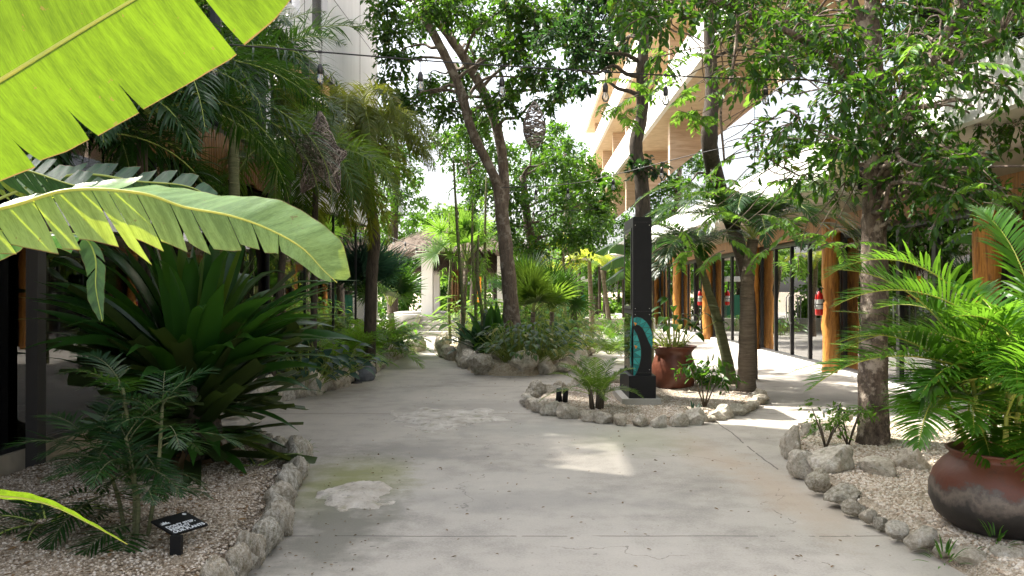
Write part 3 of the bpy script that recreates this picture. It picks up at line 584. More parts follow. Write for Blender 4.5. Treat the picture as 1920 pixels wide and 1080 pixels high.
# ceiling tubes inside the right shop
for x_,y_ in ((9.0,13.4),): 
    t=thing('ceiling_light','lit fluorescent tube on the shop ceiling behind the glass','light',(x_,y_,2.95)); mb=MB(); box(mb,(x_,y_,2.99),(1.3,.12,.05)); mb.build('housing',M['label'],t,smooth=False); mb=MB(); tube(mb,[(x_-.6,y_,2.94),(x_+.6,y_,2.94)],.02,8); mb.build('tube',M['lit'],t)
t=thing('reception_counter','cream curved counter standing inside the shop behind the glass','counter',(8.0,19.4,.05))
mb=MB(); lathe(mb,(8.0,19.4,.05),[(.0,.0),(.8,0),(.9,.3),(1.0,.85),(1.05,.85),(1.05,.92),(0,.92)],36); mb.build('body',M['skirt'],t)
mb=MB(); box(mb,(8.4,20.9,1.3),(1.4,.1,.5)); mb.build('rear_shelf',M['label'],t,smooth=False)

def extinguisher(y,label,dx=-.27,dy=-.10):
    x=XR(y)-.08; x+=dx; y+=dy; t=thing('fire_extinguisher',label,'extinguisher',(x,y,1.12),'fire extinguishers on the log posts')
    mb=MB(); lathe(mb,(x,y,1.12),[(0,0),(.06,0),(.075,.02),(.075,.36),(.06,.42),(.028,.45),(.025,.48),(0,.48)],20); mb.build('cylinder',M['red'],t)
    mb=MB(); lathe(mb,(x,y,1.12),[(.077,.12),(.077,.31)],20); mb.build('paper_label',M['label'],t)
    mb=MB(); lathe(mb,(x,y,1.12),[(.0785,.205),(.0785,.225)],20); mb.build('strap',M['frame'],t)
    mb=MB(); box(mb,(x,y,1.63),(.05,.05,.05)); box(mb,(x+.03,y-.05,1.66),(.02,.15,.02),rx=.3); mb.build('valve',M['frame'],t,smooth=False)
    mb=MB(); tube(mb,*smooth_path([(x,y-.02,1.62),(x-.07,y-.06,1.55),(x-.085,y-.06,1.4),(x-.08,y-.03,1.25)],[.011]*4,4),8); mb.build('hose',M['frame'],t)
    mb=MB(); box(mb,(x+.08,y+.01,1.4),(.03,.1,.06)); mb.build('bracket',M['frame'],t,smooth=False)
extinguisher(16.2,'red fire extinguisher with white label on the nearest clearly seen log post')
extinguisher(27.3,'red fire extinguisher on the farther log post behind the leaning palm trunk')

# ================================================================== PALAPA AND FAR GARDEN STRUCTURES
hx,hy=-2.35,32.0
HUT=thing('palapa_hut','thatched open hut with white pillars and concrete steps at the end of the path','hut',(hx,hy,0))
def _steps(m):
    for k in range(4): box(m,(hx-.15,29.0+k*.38+1.2,.085+k*.17),(2.3-.14*k,.38+2.4-.0,.168))
part('step',M['step'],HUT,_steps)
part('platform',M['step'],HUT,lambda m:box(m,(hx,hy+2.4,.36),(5.0,3.6,.70)))
mb=MB(); lathe(mb,(hx-1.55,29.6,0),[(.0,0),(.62,0),(.60,.75),(.5,.75),(0,.72)],30); mb.build('round_planter_wall',M['concrete'],HUT)
for dx,dy in ((-.85,0.5),(2.0,.5),(-.85,3.4),(2.0,3.4)): part('pillar',M['slabwhite'],HUT,lambda m:box(m,(hx+dx,hy+dy-1.2,1.65),(.42,.42,2.5)))
mb=MB(); 
for k in range(46): a=R.uniform(0,6.28); r=.28*math.sqrt(R.uniform(0.3,1)); tube(mb,[(hx+.15+r*math.cos(a),hy+.8+r*math.sin(a),.7),(hx+.15+r*math.cos(a)*.9,hy+.8+r*math.sin(a)*.9,3.0)],.035,5)
mb.build('central_post_bundle',M['bamboo_clad'],HUT)
def thatch(name,cx,cy,z0,z1,r0,r1,fringe):
    mb=MB(); n=72; prof=[]
    for k in range(13):
        t=k/12; prof.append((r0+(r1-r0)*t+.12*math.sin(t*3.14)*(-1),z0+(z1-z0)*t**1.05))
    a=np.linspace(0,2*np.pi,n,endpoint=False); V=[]
    for r,z in prof: rr=r*(1+R.normal(0,.012,n)); V.append(np.stack([cx+np.cos(a)*rr,cy+np.sin(a)*rr,np.full(n,z)+R.normal(0,.012,n)],1))
    k=np.arange(n);k2=(k+1)%n; mb.add(np.concatenate(V),np.concatenate([np.stack([i*n+k,i*n+k2,(i+1)*n+k2,(i+1)*n+k],1) for i in range(12)]))
    o=mb.build(name,M['thatch'],HUT)
    N=2600; t=R.uniform(0,1,N)**1.5; a=R.uniform(0,6.28,N); r=r0+(r1-r0)*t; B=np.stack([cx+np.cos(a)*r,cy+np.sin(a)*r,z0+(z1-z0)*t+.03],1); sl=math.atan2(z1-z0,r0-r1)
    D=np.stack([np.cos(a)*math.cos(sl),np.sin(a)*math.cos(sl),np.full(N,-math.sin(sl))],1)+R.normal(0,.12,(N,3)); S=np.stack([-np.sin(a),np.cos(a),0*a],1)
    mb=MB(); ribbons(mb,B,D,S,R.uniform(.25,.55,N),.035,.5,2,[1,.8,.1]); mb.build(name+'_fringe',M['thatch_fr'],o)
thatch('thatch_roof',hx+.2,hy+1.6,3.1,4.6,3.6,.15,True)
thatch('lower_thatch_skirt',hx+.4,hy+1.3,2.45,3.3,1.9,1.0,True)
# orange and green kiosk pieces seen between the far plants
x,y,_=P(895,545,30); t=thing('orange_banner','orange banner on a post half hidden behind the thin stems','banner',(x,y,0)); part('post',M['bark_dark'],t,lambda m:tube(m,[(x-.16,y,0),(x-.16,y,2.2)],.03,8)); part('banner_cloth',M['orange'],t,lambda m:box(m,(x,y,1.65),(.28,.02,.95)))
x,y,_=P(1070,580,40); t=thing('green_kiosk','small dark green kiosk with a white roof far down the garden','kiosk',(x,y,0)); mb=MB(); box(mb,(x,y,.7),(1.3,1.2,1.4)); mb.build('body',M['green_paint'],t,smooth=False); mb=MB(); box(mb,(x,y,2.1),(1.9,1.6,.12)); box(mb,(x,y,2.22),(1.3,1.1,.12)); mb.build('roof',M['label'],t,smooth=False); mb=MB(); [tube(mb,[(x+a,y+b,1.4),(x+a,y+b,2.05)],.04,6) for a in(-.55,.55) for b in(-.5,.5)]; mb.build('roof_post',M['intdark'],t)
x,y,_=P(1155,575,36); t=thing('garden_shelter','low shelter on thin dark posts behind the far palms','shelter',(x,y,0)); [part('post',M['bark_dark'],t,lambda m:tube(m,[(x+a,y+b,0),(x+a,y+b,3.0)],.07,8),True) for a in(-1.6,-.5,.6,1.6) for b in(0,2)]; mb=MB(); box(mb,(x,y+1,3.08),(4.2,3,.15)); mb.build('roof',M['cream'],t,smooth=False)
# low far wall and lit border behind the open plaza
t=MB(); box(t,P(1110,600,33)*np.array([1,1,0])+np.array([0,0,.25]),(5.0,.35,.5)); tag(t.build('low_garden_wall',M['step'],loc=tuple(P(1110,600,33)*np.array([1,1,0])),smooth=False),'low pale concrete garden wall at the far side of the plaza','wall')

# ================================================================== BLACK TOTEM
tx,ty=1.64,11.1
T=thing('information_totem','tall black freestanding totem with teal mosaic on a concrete base','totem',(tx,ty,.05))
X0,X1,Y0,Y1=1.625,1.875,11.1,12.1
sx=lambda y:.018*(y-11.1)
part('concrete_base',M['step'],T,lambda m:skew(m,sx,Y0-.12,Y1+.12,X0-.16,X1+.11,.0,.16))
part('plinth',M['black'],T,lambda m:skew(m,sx,Y0-.045,Y1+.05,X0-.06,X1+.05,.16,.46))
part('body',M['black'],T,lambda m:skew(m,sx,Y0,Y1,X0,X1,.46,2.59))
f=part('screen_frame',M['frame'],T,lambda m:[skew(m,sx,Y0+.10,Y0+.14,X0-.015,X0-.003,1.35,2.45),skew(m,sx,Y1-.14,Y1-.10,X0-.015,X0-.003,1.35,2.45),skew(m,sx,Y0+.14,Y1-.14,X0-.015,X0-.003,2.41,2.45),skew(m,sx,Y0+.14,Y1-.14,X0-.015,X0-.003,1.35,1.39)])
part('screen_glass',M['glass_rail'],f,lambda m:skew(m,sx,Y0+.14,Y1-.14,X0-.010,X0-.006,1.39,2.41))
part('lower_glass',M['glass_rail'],T,lambda m:skew(m,sx,Y0+.14,Y1-.10,X0-.010,X0-.004,.52,1.28))
# teal mosaic: a curved band of triangles wrapping over the corner
def band_pts():
    C=[(1186,612,13),(1196,600,11),(1208,606,12),(1216,622,12),(1219,640,10),(1222,652,3)]
    return C
def mosaic(par):
    Yf=11.093
    def w(px,py): q=P(px,py,Yf); return q
    mbT=MB(); mbD=MB(); rg=np.random.default_rng(3)
    def strip(out,inn):
        o=[w(*a) for a in out]; i=[w(*a) for a in inn]
        for k in range(len(o)-1):
            for tri in ((o[k],o[k+1],i[k]),(i[k],o[k+1],i[k+1])):
                c=sum(tri)/3; mbT.add([c+(q-c)*.84+np.array([0,-.004,0]) for q in tri],T=[(0,1,2)])
                mbD.add(tri,T=[(0,1,2)])
    strip([(1187.5,596),(1194,594),(1203,596),(1212,603),(1219,614),(1223.5,627),(1224,640),(1223,652)],[(1187.5,612),(1192,609),(1198,610),(1204,615),(1209,624),(1213,634),(1218,645),(1222.5,654)])
    strip([(1188,616),(1194,626),(1199,640),(1202,655),(1202,670),(1199,685),(1194,698),(1188,708)],[(1187.2,630),(1187.2,640),(1187.2,650),(1187.2,660),(1187.2,670),(1187.2,682),(1187.2,694),(1187.2,706)])
    Xs=X0-.017
    side=[(.02,1.27,.20),(.10,1.12,.2),(.16,.95,.2),(.18,.78,.2),(.14,.60,.18),(.05,.5,.1)]
    for k in range(len(side)-1):
        a,b=side[k],side[k+1]; q=[np.array([Xs,Y0+a[0]-.0,a[1]]),np.array([Xs,Y0+b[0],b[1]]),np.array([Xs,Y0+.005,b[1]-.02]),np.array([Xs,Y0+.005,a[1]-.02])]
        for tri in ((q[0],q[1],q[2]),(q[0],q[2],q[3])):
            c=sum(tri)/3; mbT.add([c+(p-c)*.85+np.array([-.003,0,0]) for p in tri],T=[(0,1,2)]); mbD.add(tri,T=[(0,1,2)])
    d=mbD.build('mosaic_band',M['teal_dk'],par,smooth=False); mbT.build('mosaic_tile',M['teal'],d,smooth=False)
    mb=MB(); 
    for px,py in ((1190,607),(1191,650)): 
        q=[w(px-2,py-3),w(px+4,py-1),w(px+1,py+4)]; mb.add([p+np.array([0,-.008,0]) for p in q],T=[(0,1,2)])
    mb.build('orange_tile',M['orange'],d,smooth=False)
mosaic(T)
[part('panel_seam',M['frame'],T,lambda m:skew(m,sx,Y0-.0035,Y0-.001,X0+.012,X1-.012,z,z+.004)) for z in (.50,1.32,2.52)]
part('screw_head',M['steel'],T,lambda m:[box(m,(X0+a,Y0-.003,z),(.010,.006,.010)) for a in (.03,.22) for z in (.54,1.28,1.36,2.48)])

# ================================================================== CLAY POTS
px_,py_=3.10,5.22
POT=thing('clay_pot','large round clay pot with smoke blackened belly at the right foreground','pot',(px_,py_,.08))
mb=MB(); lathe(mb,(px_,py_,.08),[(0,.0),(.20,.0),(.30,.04),(.39,.13),(.425,.24),(.425,.34),(.40,.44),(.35,.52),(.31,.56),(.30,.585),(.325,.61),(.33,.625),(.31,.63),(.285,.60),(.28,.56)],64); mb.v[-1][:,2]=.08+(mb.v[-1][:,2]-.08)*.83; mb.build('bowl',M['pot'],POT)
mb=MB(); lathe(mb,(px_,py_,.08),[(0,.475),(.283,.47)],30); mb.build('soil',M['gravel_l'],POT)
qx,qy=2.56,13.1
PT2=thing('terracotta_pot','glazed brown terracotta urn standing behind the black totem','pot',(qx,qy,.05))
mb=MB(); lathe(mb,(qx,qy,.05),[(0,0),(.27,0),(.31,.05),(.345,.2),(.345,.36),(.31,.47),(.285,.53),(.285,.58),(.325,.635),(.36,.66),(.36,.68),(.33,.68),(.27,.60)],56); mb.build('bowl',M['terracotta'],PT2)
mb=MB(); lathe(mb,(qx,qy,.05),[(0,.62),(.28,.615)],30); mb.build('soil',M['gravel_l'],PT2)

# ================================================================== PLANT SIGN
g=G(330,1050,.10); sxx,syy=-1.878,4.63
SG=thing('plant_sign','small black plant notice with white lettering on a short square post','sign',(sxx,syy,.1))
part('post',M['black'],SG,lambda m:box(m,(sxx,syy,.135),(.062,.03,.19)))
# plate axes from the photograph: lower-left, lower-right, upper-right, upper-left corners
A0=np.array([-1.917,4.65,.22]);A1=np.array([-1.80,4.86,.22]);A2=np.array([-1.951,4.98,.27]);A3=np.array([-2.068,4.77,.27])
cP=(A0+A1+A2+A3)/4; ux=nrm((A1-A0)+(A2-A3)); uy=nrm((A3-A0)+(A2-A1)); un=nrm(np.cross(ux,uy)); uy=np.cross(un,ux)
wP=(np.linalg.norm(A1-A0)+np.linalg.norm(A2-A3))/2; hP=(np.linalg.norm(A3-A0)+np.linalg.norm(A2-A1))/2
cP=cP+np.array([0,0,.0])
def plate(m,du,dv,w2,h2,t0,t1):
    V=[cP+ux*(du+a*w2)+uy*(dv+b*h2)+un*c for a in(-.5,.5) for b in(-.5,.5) for c in(t0,t1)]
    m.add(V,[(0,1,3,2),(4,6,7,5),(0,4,5,1),(2,3,7,6),(0,2,6,4),(1,5,7,3)])
pl=part('plate',M['black'],SG,lambda m:plate(m,0,0,wP,hP,-.006,.006))
def text(name,s,size,du,dv,par,mat):
    c=bpy.data.curves.new(name,'FONT'); c.body=s; c.size=size; c.extrude=.0008; c.align_x='LEFT'; c.offset=.0009
    o=bpy.data.objects.new(name,c); COL.objects.link(o); bpy.context.view_layer.update(); dg=bpy.context.evaluated_depsgraph_get(); me=bpy.data.meshes.new_from_object(o.evaluated_get(dg)); bpy.data.objects.remove(o)
    Rm=np.array([ux,uy,un]).T; base=np.array(ROOTLOC[SG.name]); V=np.array([v.co for v in me.vertices])@Rm.T+cP+ux*du+uy*dv+un*.0075-base
    me.vertices.foreach_set('co',V.ravel()); me.update(); me.materials.clear(); me.materials.append(mat); o=bpy.data.objects.new(name,me); COL.objects.link(o); o.parent=par; return o
text('lettering',"DON'T STEP,",.034,-wP*.44,-hP*.14,pl,M['white_paint']); text('lettering',"RESPECT",.036,-wP*.44,-hP*.30,pl,M['white_paint']); text('lettering',"OUR PLANTS",.036,-wP*.44,-hP*.46,pl,M['white_paint'])
def _icon(m):
    for a in (-1.2,-.6,0,.6,1.2):
        d=ux*math.sin(a)+uy*math.cos(a); s=np.cross(un,d); b=cP-ux*wP*.33+uy*hP*.10+un*.008; L=.035
        m.add([b,b+d*L*.5-s*.006,b+d*L,b+d*L*.5+s*.006],[(0,1,2,3)])
    b=cP-ux*wP*.33+uy*hP*.09+un*.008; m.add([b-ux*.03,b+ux*.03,b+ux*.03+uy*.005,b-ux*.03+uy*.005],[(0,1,2,3)])
part('plant_symbol',M['white_paint'],pl,_icon)
def _disc(m):
    b=cP+ux*wP*.36+uy*hP*.36+un*.008; n=14; m.add([b]+[b+ux*.013*math.cos(k/n*6.283)+uy*.013*math.sin(k/n*6.283) for k in range(n)],T=[(0,1+k,1+(k+1)%n) for k in range(n)])
part('round_emblem',M['white_paint'],pl,_disc)

# ================================================================== SMALL GARDEN FITTINGS
g=G(1053,757,.06); SP=thing('garden_spotlight','small black twin garden spotlight in the gravel before the totem','spotlight',tuple(g)); mb=MB(); 
for dx in(-.045,.045): tube(mb,[g+np.array([dx,0,.0]),g+np.array([dx+.01,-.03,.21])],.038,14)
mb.build('lamp_head',M['black'],SP); mb=MB(); tube(mb,[g+np.array([0,.02,-.05]),g+np.array([0,.02,.1])],.012,6); mb.build('spike',M['black'],SP)
g=G(672,716,0); rk=MB(); me=rock_mesh(77,4,.9,3,.04); me.materials.append(M['greyrock']); o=bpy.data.objects.new('garden_boulder',me); COL.objects.link(o); o.location=(g[0],g[1]+.3,.12); o.scale=(.26,.28,.26); tag(o,'smooth dark grey boulder on the path edge beside the left bed','rock')
g=G(666,718,0); LP=thing('path_light','thin black path light stake in front of the grey boulder','path light',tuple(g)); mb=MB(); lathe(mb,g,[(0,.03),(.10,.025),(.13,.0)],20); mb.build('base_disc',M['black'],LP); mb=MB(); tube(mb,[g,g+np.array([0,0,.42])],.011,8); mb.build('stake',M['black'],LP); mb=MB(); tube(mb,[g+np.array([0,0,.42]),g+np.array([0,0,.46])],.02,8); mb.build('cap',M['frame'],LP)
g=G(1572,800,.1); FA=thing('garden_faucet','short white pipe with a garden tap beside the scaly trunk','faucet',(g[0],g[1],.1)); mb=MB(); b=g+np.array([0,0,.14]); tube(mb,[b+np.array([-.17,0,.03]),b+np.array([-.02,0,.05])],.020,10); mb.build('pipe',M['label'],FA)
mb=MB(); tube(mb,[b+np.array([-.02,0,.05]),b+np.array([.06,0,.04]),b+np.array([.065,0,.0])],.014,8); box(mb,b+np.array([.01,0,.09]),(.06,.012,.012)); tube(mb,[b+np.array([.01,0,.05]),b+np.array([.01,0,.09])],.006,6); tube(mb,[b+np.array([0,0,-.16]),b+np.array([0,0,.05])],.014,8); mb.build('tap',M['black'],FA)
# spotlight box strapped to the scaly tree
b=P(1580,312,8.2); TL=thing('tree_spotlight','cream boxy floodlight with two glass tubes strapped to the scaly tree','floodlight',tuple(b)); mb=MB(); box(mb,b,(.21,.16,.19),rz=.3,rx=-.12); mb.build('housing',M['lampbox'],TL,smooth=False)
for dx in (-.02,.09): mb=MB(); q=b+np.array([dx,-.02,-.08]); tube(mb,[q,q+np.array([.02,0,-.19])],.013,8); mb.build('glass_tube',M['glasstube'],TL)
mb=MB(); q=P(1600,330,8.3); tube(mb,[b+np.array([.08,0,-.05]),q,P(1632,330,8.4)],.018,8); box(mb,q,(.1,.08,.07)); mb.build('bracket',M['black'],TL)
mb=MB(); c0=P(1634,330,8.45); lathe(mb,c0-np.array([0,0,.13]),[(.125,0),(.13,.01),(.13,.25),(.125,.26)],20); mb.build('trunk_sleeve',M['black'],TL)

# ================================================================== STRING LIGHTS AND WICKER PENDANTS
def string_light(label, pts, bulbs, sc=1.0, r=.006):
    p,_=smooth_path(pts,[1]*len(pts),8); t=thing('string_light',label,'string light',tuple(p[0]),'festoon string lights over the path')
    mb=MB(); tube(mb,p,r*sc,6); mb.build('cable',M['cable'],t)
    for bx,drop in bulbs:
        i=np.argmin(np.abs((p[:,0]/p[:,1]*F+960)-bx)); k=p[i]; s=sc
        mb=MB(); tube(mb,[k,k-np.array([0,0,drop])],.003*s,5); lathe(mb,k-np.array([0,0,drop+.075*s]),[(0,0),(.021*s,0),(.022*s,.05*s),(.014*s,.075*s),(0,.075*s)],12); box(mb,k,(.03*s,.015*s,.02*s)); so=mb.build('bulb_socket',M['frame'],t)
        mb=MB(); lathe(mb,k-np.array([0,0,drop+.16*s]),[(0,0),(.018*s,.006*s),(.03*s,.03*s),(.029*s,.05*s),(.018*s,.08*s),(.014*s,.09*s)],14); mb.build('glass_bulb',M['bulb'],so)
        mb=MB(); tube(mb,[k-np.array([0,0,drop+.075*s]),k-np.array([0,0,drop+.12*s])],.006*s,5); mb.build('filament_stem',M['lampbox'],so)
string_light('black festoon cable nearest the camera crossing above the whole path',[P(330,75,6.3),P(600,97,6.7),P(850,117,7),P(1100,132,7.2),P(1400,148,7.4),P(1680,150,7.6)],[(408,.09),(596,.10),(775,.10),(948,.10),(1118,.10),(1264,.10),(1428,.06),(1640,.06)],1.05)
string_light('thinner festoon cable rising to the right in front of the stone building',[P(940,352,12),P(1065,345,11.8),P(1150,328,11.5),P(1300,290,10.5),P(1420,262,10),P(1620,205,9)],[(1000,.05),(1065,.06),(1145,.06),(1235,.06),(1420,.06),(1530,.06)],1.0)
string_light('low festoon cable crossing behind the forked tree',[P(800,372,19),P(870,392,19),P(1000,397,19.5),P(1120,392,20)],[(858,.06),(932,.0),(996,.0)],1.25,.005)
string_light('festoon cable hung in front of the thatched roof',[P(700,430,27),P(760,455,26),P(800,460,26),P(850,440,26.5),P(880,425,27)],[(735,.0),(762,.0),(780,.05),(798,.0),(812,.05)],1.5,.006)

def wicker(name,label,loc,pts_fn,n,rad,parent_extra=None,hang=None):
    t=thing(name,label,'pendant lamp',tuple(loc)); mb=MB()
    for _ in range(n):
        q=pts_fn(); tube(mb,q,rad*R.uniform(.7,1.3),4,cap=False)
    mb.build('woven_shade',M['wicker'],t)
    if hang is not None: mb=MB(); tube(mb,[loc+hang[0],loc+hang[1]],.0022,5); mb.build('hanging_cord',M['cable'],t)
    return t
# star: five arms, thick and tapering
sc_=P(603,295,8.0); s8=8.0/F
arms=[((600,208),.050),((541,251),.035),((650,286),.05),((566,362),.055),((634,362),.055)]
A=[(P(a[0][0],a[0][1],8.0),a[1]) for a in arms]
def star_pt(i,t):
    tip,w_=A[i]; c=sc_; p=c*(1-t)+tip*t; r=.175*(1-t)**.85+.014; d=nrm(tip-c); s=nrm(np.cross(d,[0,1,0])); a=R.uniform(0,6.28); return p+s*r*math.cos(a)+np.array([0,1,0])*r*.8*math.sin(a)
def star_strand():
    i=int(R.integers(5)); 
    if R.uniform()<.6: t0=R.uniform(0,.9); L=R.uniform(.1,.35); return [star_pt(i,min(.99,t0+L*k)+0) for k in (0,.5,1)]
    j=(i+int(R.integers(1,5)))%5; return [star_pt(i,R.uniform(.1,.4)),star_pt(i,.1),star_pt(j,R.uniform(.1,.45))]
ST=wicker('wicker_star_pendant','grey brown wicker star pendant hanging among the palm fronds',sc_,star_strand,900,.0032,hang=(np.array([0,0,.42]),np.array([0,0,2.4])))
mb=MB()
for i in range(5):
    for k in range(10):
        t0,t1=0,1; q=[star_pt(i,t) for t in (0.0,.35,.7,.99)]; tube(mb,q,.005,4)
mb.build('frame_wire',M['wicker'],ST)
dc=P(1002,233,11); dh=44*11/F*1.0; dr=21*11/F
def drop_pt(z,a=None):
    r=dr*math.sin(math.pi*min(1,max(0,(z+1)/2))**.8)**.75; a=R.uniform(0,6.28) if a is None else a; return dc+np.array([r*math.cos(a),r*math.sin(a),z*dh])
def drop_strand():
    z=R.uniform(-.98,.98); a=R.uniform(0,6.28); dz=R.uniform(-.25,.25); da=R.uniform(.5,1.6); return [drop_pt(np.clip(z+dz*k,-.99,.99),a+da*k) for k in (0,.25,.5,.75,1)]
wicker('wicker_drop_pendant','brown woven drop shaped wicker pendant beside the forked tree',dc,drop_strand,330,.006,hang=(np.array([0,0,dh]),np.array([0,0,3.0])))
# ================================================================== PLANTS
def rdir(n, rng=R, zb=0.0):
    d=rng.normal(0,1,(n,3)); d[:,2]+=zb; return nrm(d)
def cluster(ml, mt, c, r, n, L, rng=R, sag=.35, per=9, asp=.5, flat=.75, out=None):
    """n leaves set along thin sagging twigs that radiate through a rough ellipsoid"""
    c=np.asarray(c,float); k=max(2,int(n/per)); d=rdir(k,rng,.1); d[:,2]*=flat
    if out is not None: d=nrm(d+np.asarray(out))
    st=c+d*r*rng.uniform(0,.55,(k,1)); ln=r*rng.uniform(.45,.95,k); side=nrm(np.cross(d,rng.normal(0,1,(k,3))))
    ts=np.linspace(.12,1,per); B=[];D=[]
    for j,t in enumerate(ts):
        p=st+d*(ln*t)[:,None]+np.array([0,0,-1.])*(sag*ln*t*t)[:,None]; sg=1 if j%2 else -1
        B.append(p+rng.normal(0,.012,(k,3))); D.append(nrm(d*.6+side*sg*.8+np.array([0,0,-sag*1.1])+rng.normal(0,.25,(k,3))))
    B=np.concatenate(B);D=np.concatenate(D); Nn=nrm(rng.normal(0,.45,(len(B),3))+np.array([0,0,1.])); LL=L*rng.uniform(.5,1.3,len(B))
    leaves6(ml,B,D,Nn,LL,LL*asp)
    if mt is not None:
        for i in range(k):
            mt_p=[st[i],st[i]+d[i]*ln[i]*.5-np.array([0,0,sag*ln[i]*.25]),st[i]+d[i]*ln[i]-np.array([0,0,sag*ln[i]])]; tube(mt,mt_p,[.006,.004,.002],3,cap=False)
def branch(mt, a, b, r0, r1, rng=R, sag=-.12, k=5, n=6):
    a=np.asarray(a,float);b=np.asarray(b,float); L=np.linalg.norm(b-a); ts=np.linspace(0,1,k+1); q=[a+(b-a)*t+np.array([0,0,-sag*L])*math.sin(math.pi*t)+(rng.normal(0,.035*L,3) if 0<t<1 else 0) for t in ts]
    p,r=smooth_path(q,[r0+(r1-r0)*t for t in ts],3); tube(mt,p,r,n,cap=False)
def tree(name,label,stems,clusters,leafm,barkm,L,Y0,group=None,nper=110,trunk_n=14,twigs=True,branches=True,sag=.35,asp=.5,wob=.05,rng=R,extra=None):
    """stems: polylines of (point,radius); clusters: (centre, radius, density)"""
    base=stems[0][0][0]; t=thing(name,label,'tree',(base[0],base[1],0),group)
    mt=MB(); nodes=[]
    for s in stems:
        p,r=smooth_path([a for a,_ in s],[b for _,b in s],6); tube(mt,p,r,trunk_n,True,wob); nodes+= [(q,rr) for q,rr in zip(p,r)]
    mt.build('trunk',barkm,t)
    NP=np.array([q for q,_ in nodes]); NR=np.array([r for _,r in nodes]); mb=MB(); ml=MB(); mtw=MB() if twigs else None
    for c,r,dn in clusters:
        c=np.asarray(c,float)
        if branches:
            lower=NP[:,2]<c[2]+.2; d=np.linalg.norm(NP-c,axis=1)+np.where(lower,0,3); i=int(np.argmin(d)); branch(mb,NP[i],c,min(NR[i]*.5,.05)*(.6 if nper<130 else .9),.008,rng)
        cluster(ml,mtw,c,r,int(nper*dn),L,rng,sag,asp=asp)
    if branches and mb.v: mb.build('branch',barkm,t)
    cr=ml.build('crown',leafm,t)
    if twigs and mtw.v: mtw.build('twig',M['twig'],cr)
    return t

def frond(ml, mr, base, az, el, L, droop, n=46, ll=.35, lw=.022, lbend=.5, vang=.25, rng=R, seg=4, rr=.010, sweep=0, curl=1.25, start=.14, spread=1.0, jit=.06):
    k=16; p=np.array(base,float); P_=[p.copy()];T_=[]
    for i in range(k):
        t=i/k; e=el-droop*t**curl; a=az+sweep*t; d=np.array([math.cos(e)*math.cos(a),math.cos(e)*math.sin(a),math.sin(e)]); T_.append(d); p=p+d*L/k; P_.append(p.copy())
    T_.append(T_[-1]); P_=np.array(P_);T_=np.array(T_)
    tube(mr,P_,np.linspace(rr,rr*.25,k+1),5,cap=False)
    tt=np.linspace(start,.995,n); f=tt*k; i0=np.minimum(f.astype(int),k-1); fr=(f-i0)[:,None]; B=P_[i0]*(1-fr)+P_[i0+1]*fr; D=nrm(T_[i0]*(1-fr)+T_[i0+1]*fr)
    A=np.array([-math.sin(az),math.cos(az),0.]); S=nrm(A-D*(D@A)[:,None]); U=np.cross(D,S); U*=np.sign(U[:,2:3]+1e-6)
    prof=np.clip(np.sin(np.pi*(tt*.86+.13))**.75,.15,1); ang=np.radians(68-42*tt**1.5)[:,None]
    for sgn in(-1,1):
        d=nrm(S*sgn*np.sin(ang)*spread+D*np.cos(ang)+U*(vang+rng.normal(0,jit,(n,1)))+rng.normal(0,.06,(n,3))); ln=ll*prof*rng.uniform(.86,1.1,n)
        ribbons(ml,B,d,nrm(np.cross(d,U)+rng.normal(0,.10,(n,3))),ln,lw*(.6+.4*prof),lbend*rng.uniform(.7,1.3,n),seg,rng=rng)
def palm(name,label,base,trunk,crown,fronds,leafm,trunkm,group=None,rib='midrib',trunk_r=(.10,.07),n=46,ll=.35,lw=.022,lbend=.5,vang=.25,cat='palm',parts=True,loc=None,**kw):
    """trunk: list of points; fronds: (az deg, el deg, length, droop rad)"""
    t=thing(name,label,cat,loc if loc is not None else (base[0],base[1],base[2]),group)
    if trunk:
        mb=MB(); p,r=smooth_path(trunk,np.linspace(trunk_r[0],trunk_r[1],len(trunk)),6); r=r*(1+.04*np.sin(np.arange(len(r))*2.2)); r[0]*=1.25; tube(mb,p,r,14,True,.02); mb.build('trunk',trunkm,t)
    if parts:
        for az,el,L,dr in fronds:
            ml=MB(); mr=MB(); frond(ml,mr,crown+np.array([R.normal(0,.02),R.normal(0,.02),R.normal(0,.02)]),math.radians(az),math.radians(el),L,dr,n,ll,lw,lbend,vang,**kw)
            fo=ml.build('frond',leafm,t); mr.build('rachis',M[rib],fo)
    else:
        ml=MB(); mr=MB()
        for az,el,L,dr in fronds: frond(ml,mr,crown+R.normal(0,.03,3),math.radians(az),math.radians(el),L,dr,n,ll,lw,lbend,vang,**kw)
        fo=ml.build('foliage',leafm,t); mr.build('stem',M[rib],fo)
    return t
def ring(n,el,L,dr,el_j=10,L_j=.15,az0=None,rng=R):
    az0=rng.uniform(0,360) if az0 is None else az0
    return [(az0+i*360/n+rng.normal(0,9),el+rng.normal(0,el_j),L*rng.uniform(1-L_j,1+L_j),dr*rng.uniform(.8,1.2)) for i in range(n)]
def clump(name,label,g,nf,L,leafm,el=65,dr=1.3,group=None,spread=.1,**kw):
    """stemless or many stemmed feather palm, one foliage mesh"""
    t=thing(name,label,'plant',tuple(g),group); ml=MB();mr=MB()
    for i in range(nf):
        az=i*2.4+R.normal(0,.3); e=math.radians(el-28*(i%3)/2+R.normal(0,8)); b=np.array(g)+np.array([math.cos(az),math.sin(az),0])*spread*R.uniform(0,1)
        frond(ml,mr,b,az,e,L*R.uniform(.75,1.15),dr*R.uniform(.7,1.2),**kw)
    fo=ml.build('foliage',leafm,t); mr.build('stem',M['midrib'],fo); return t
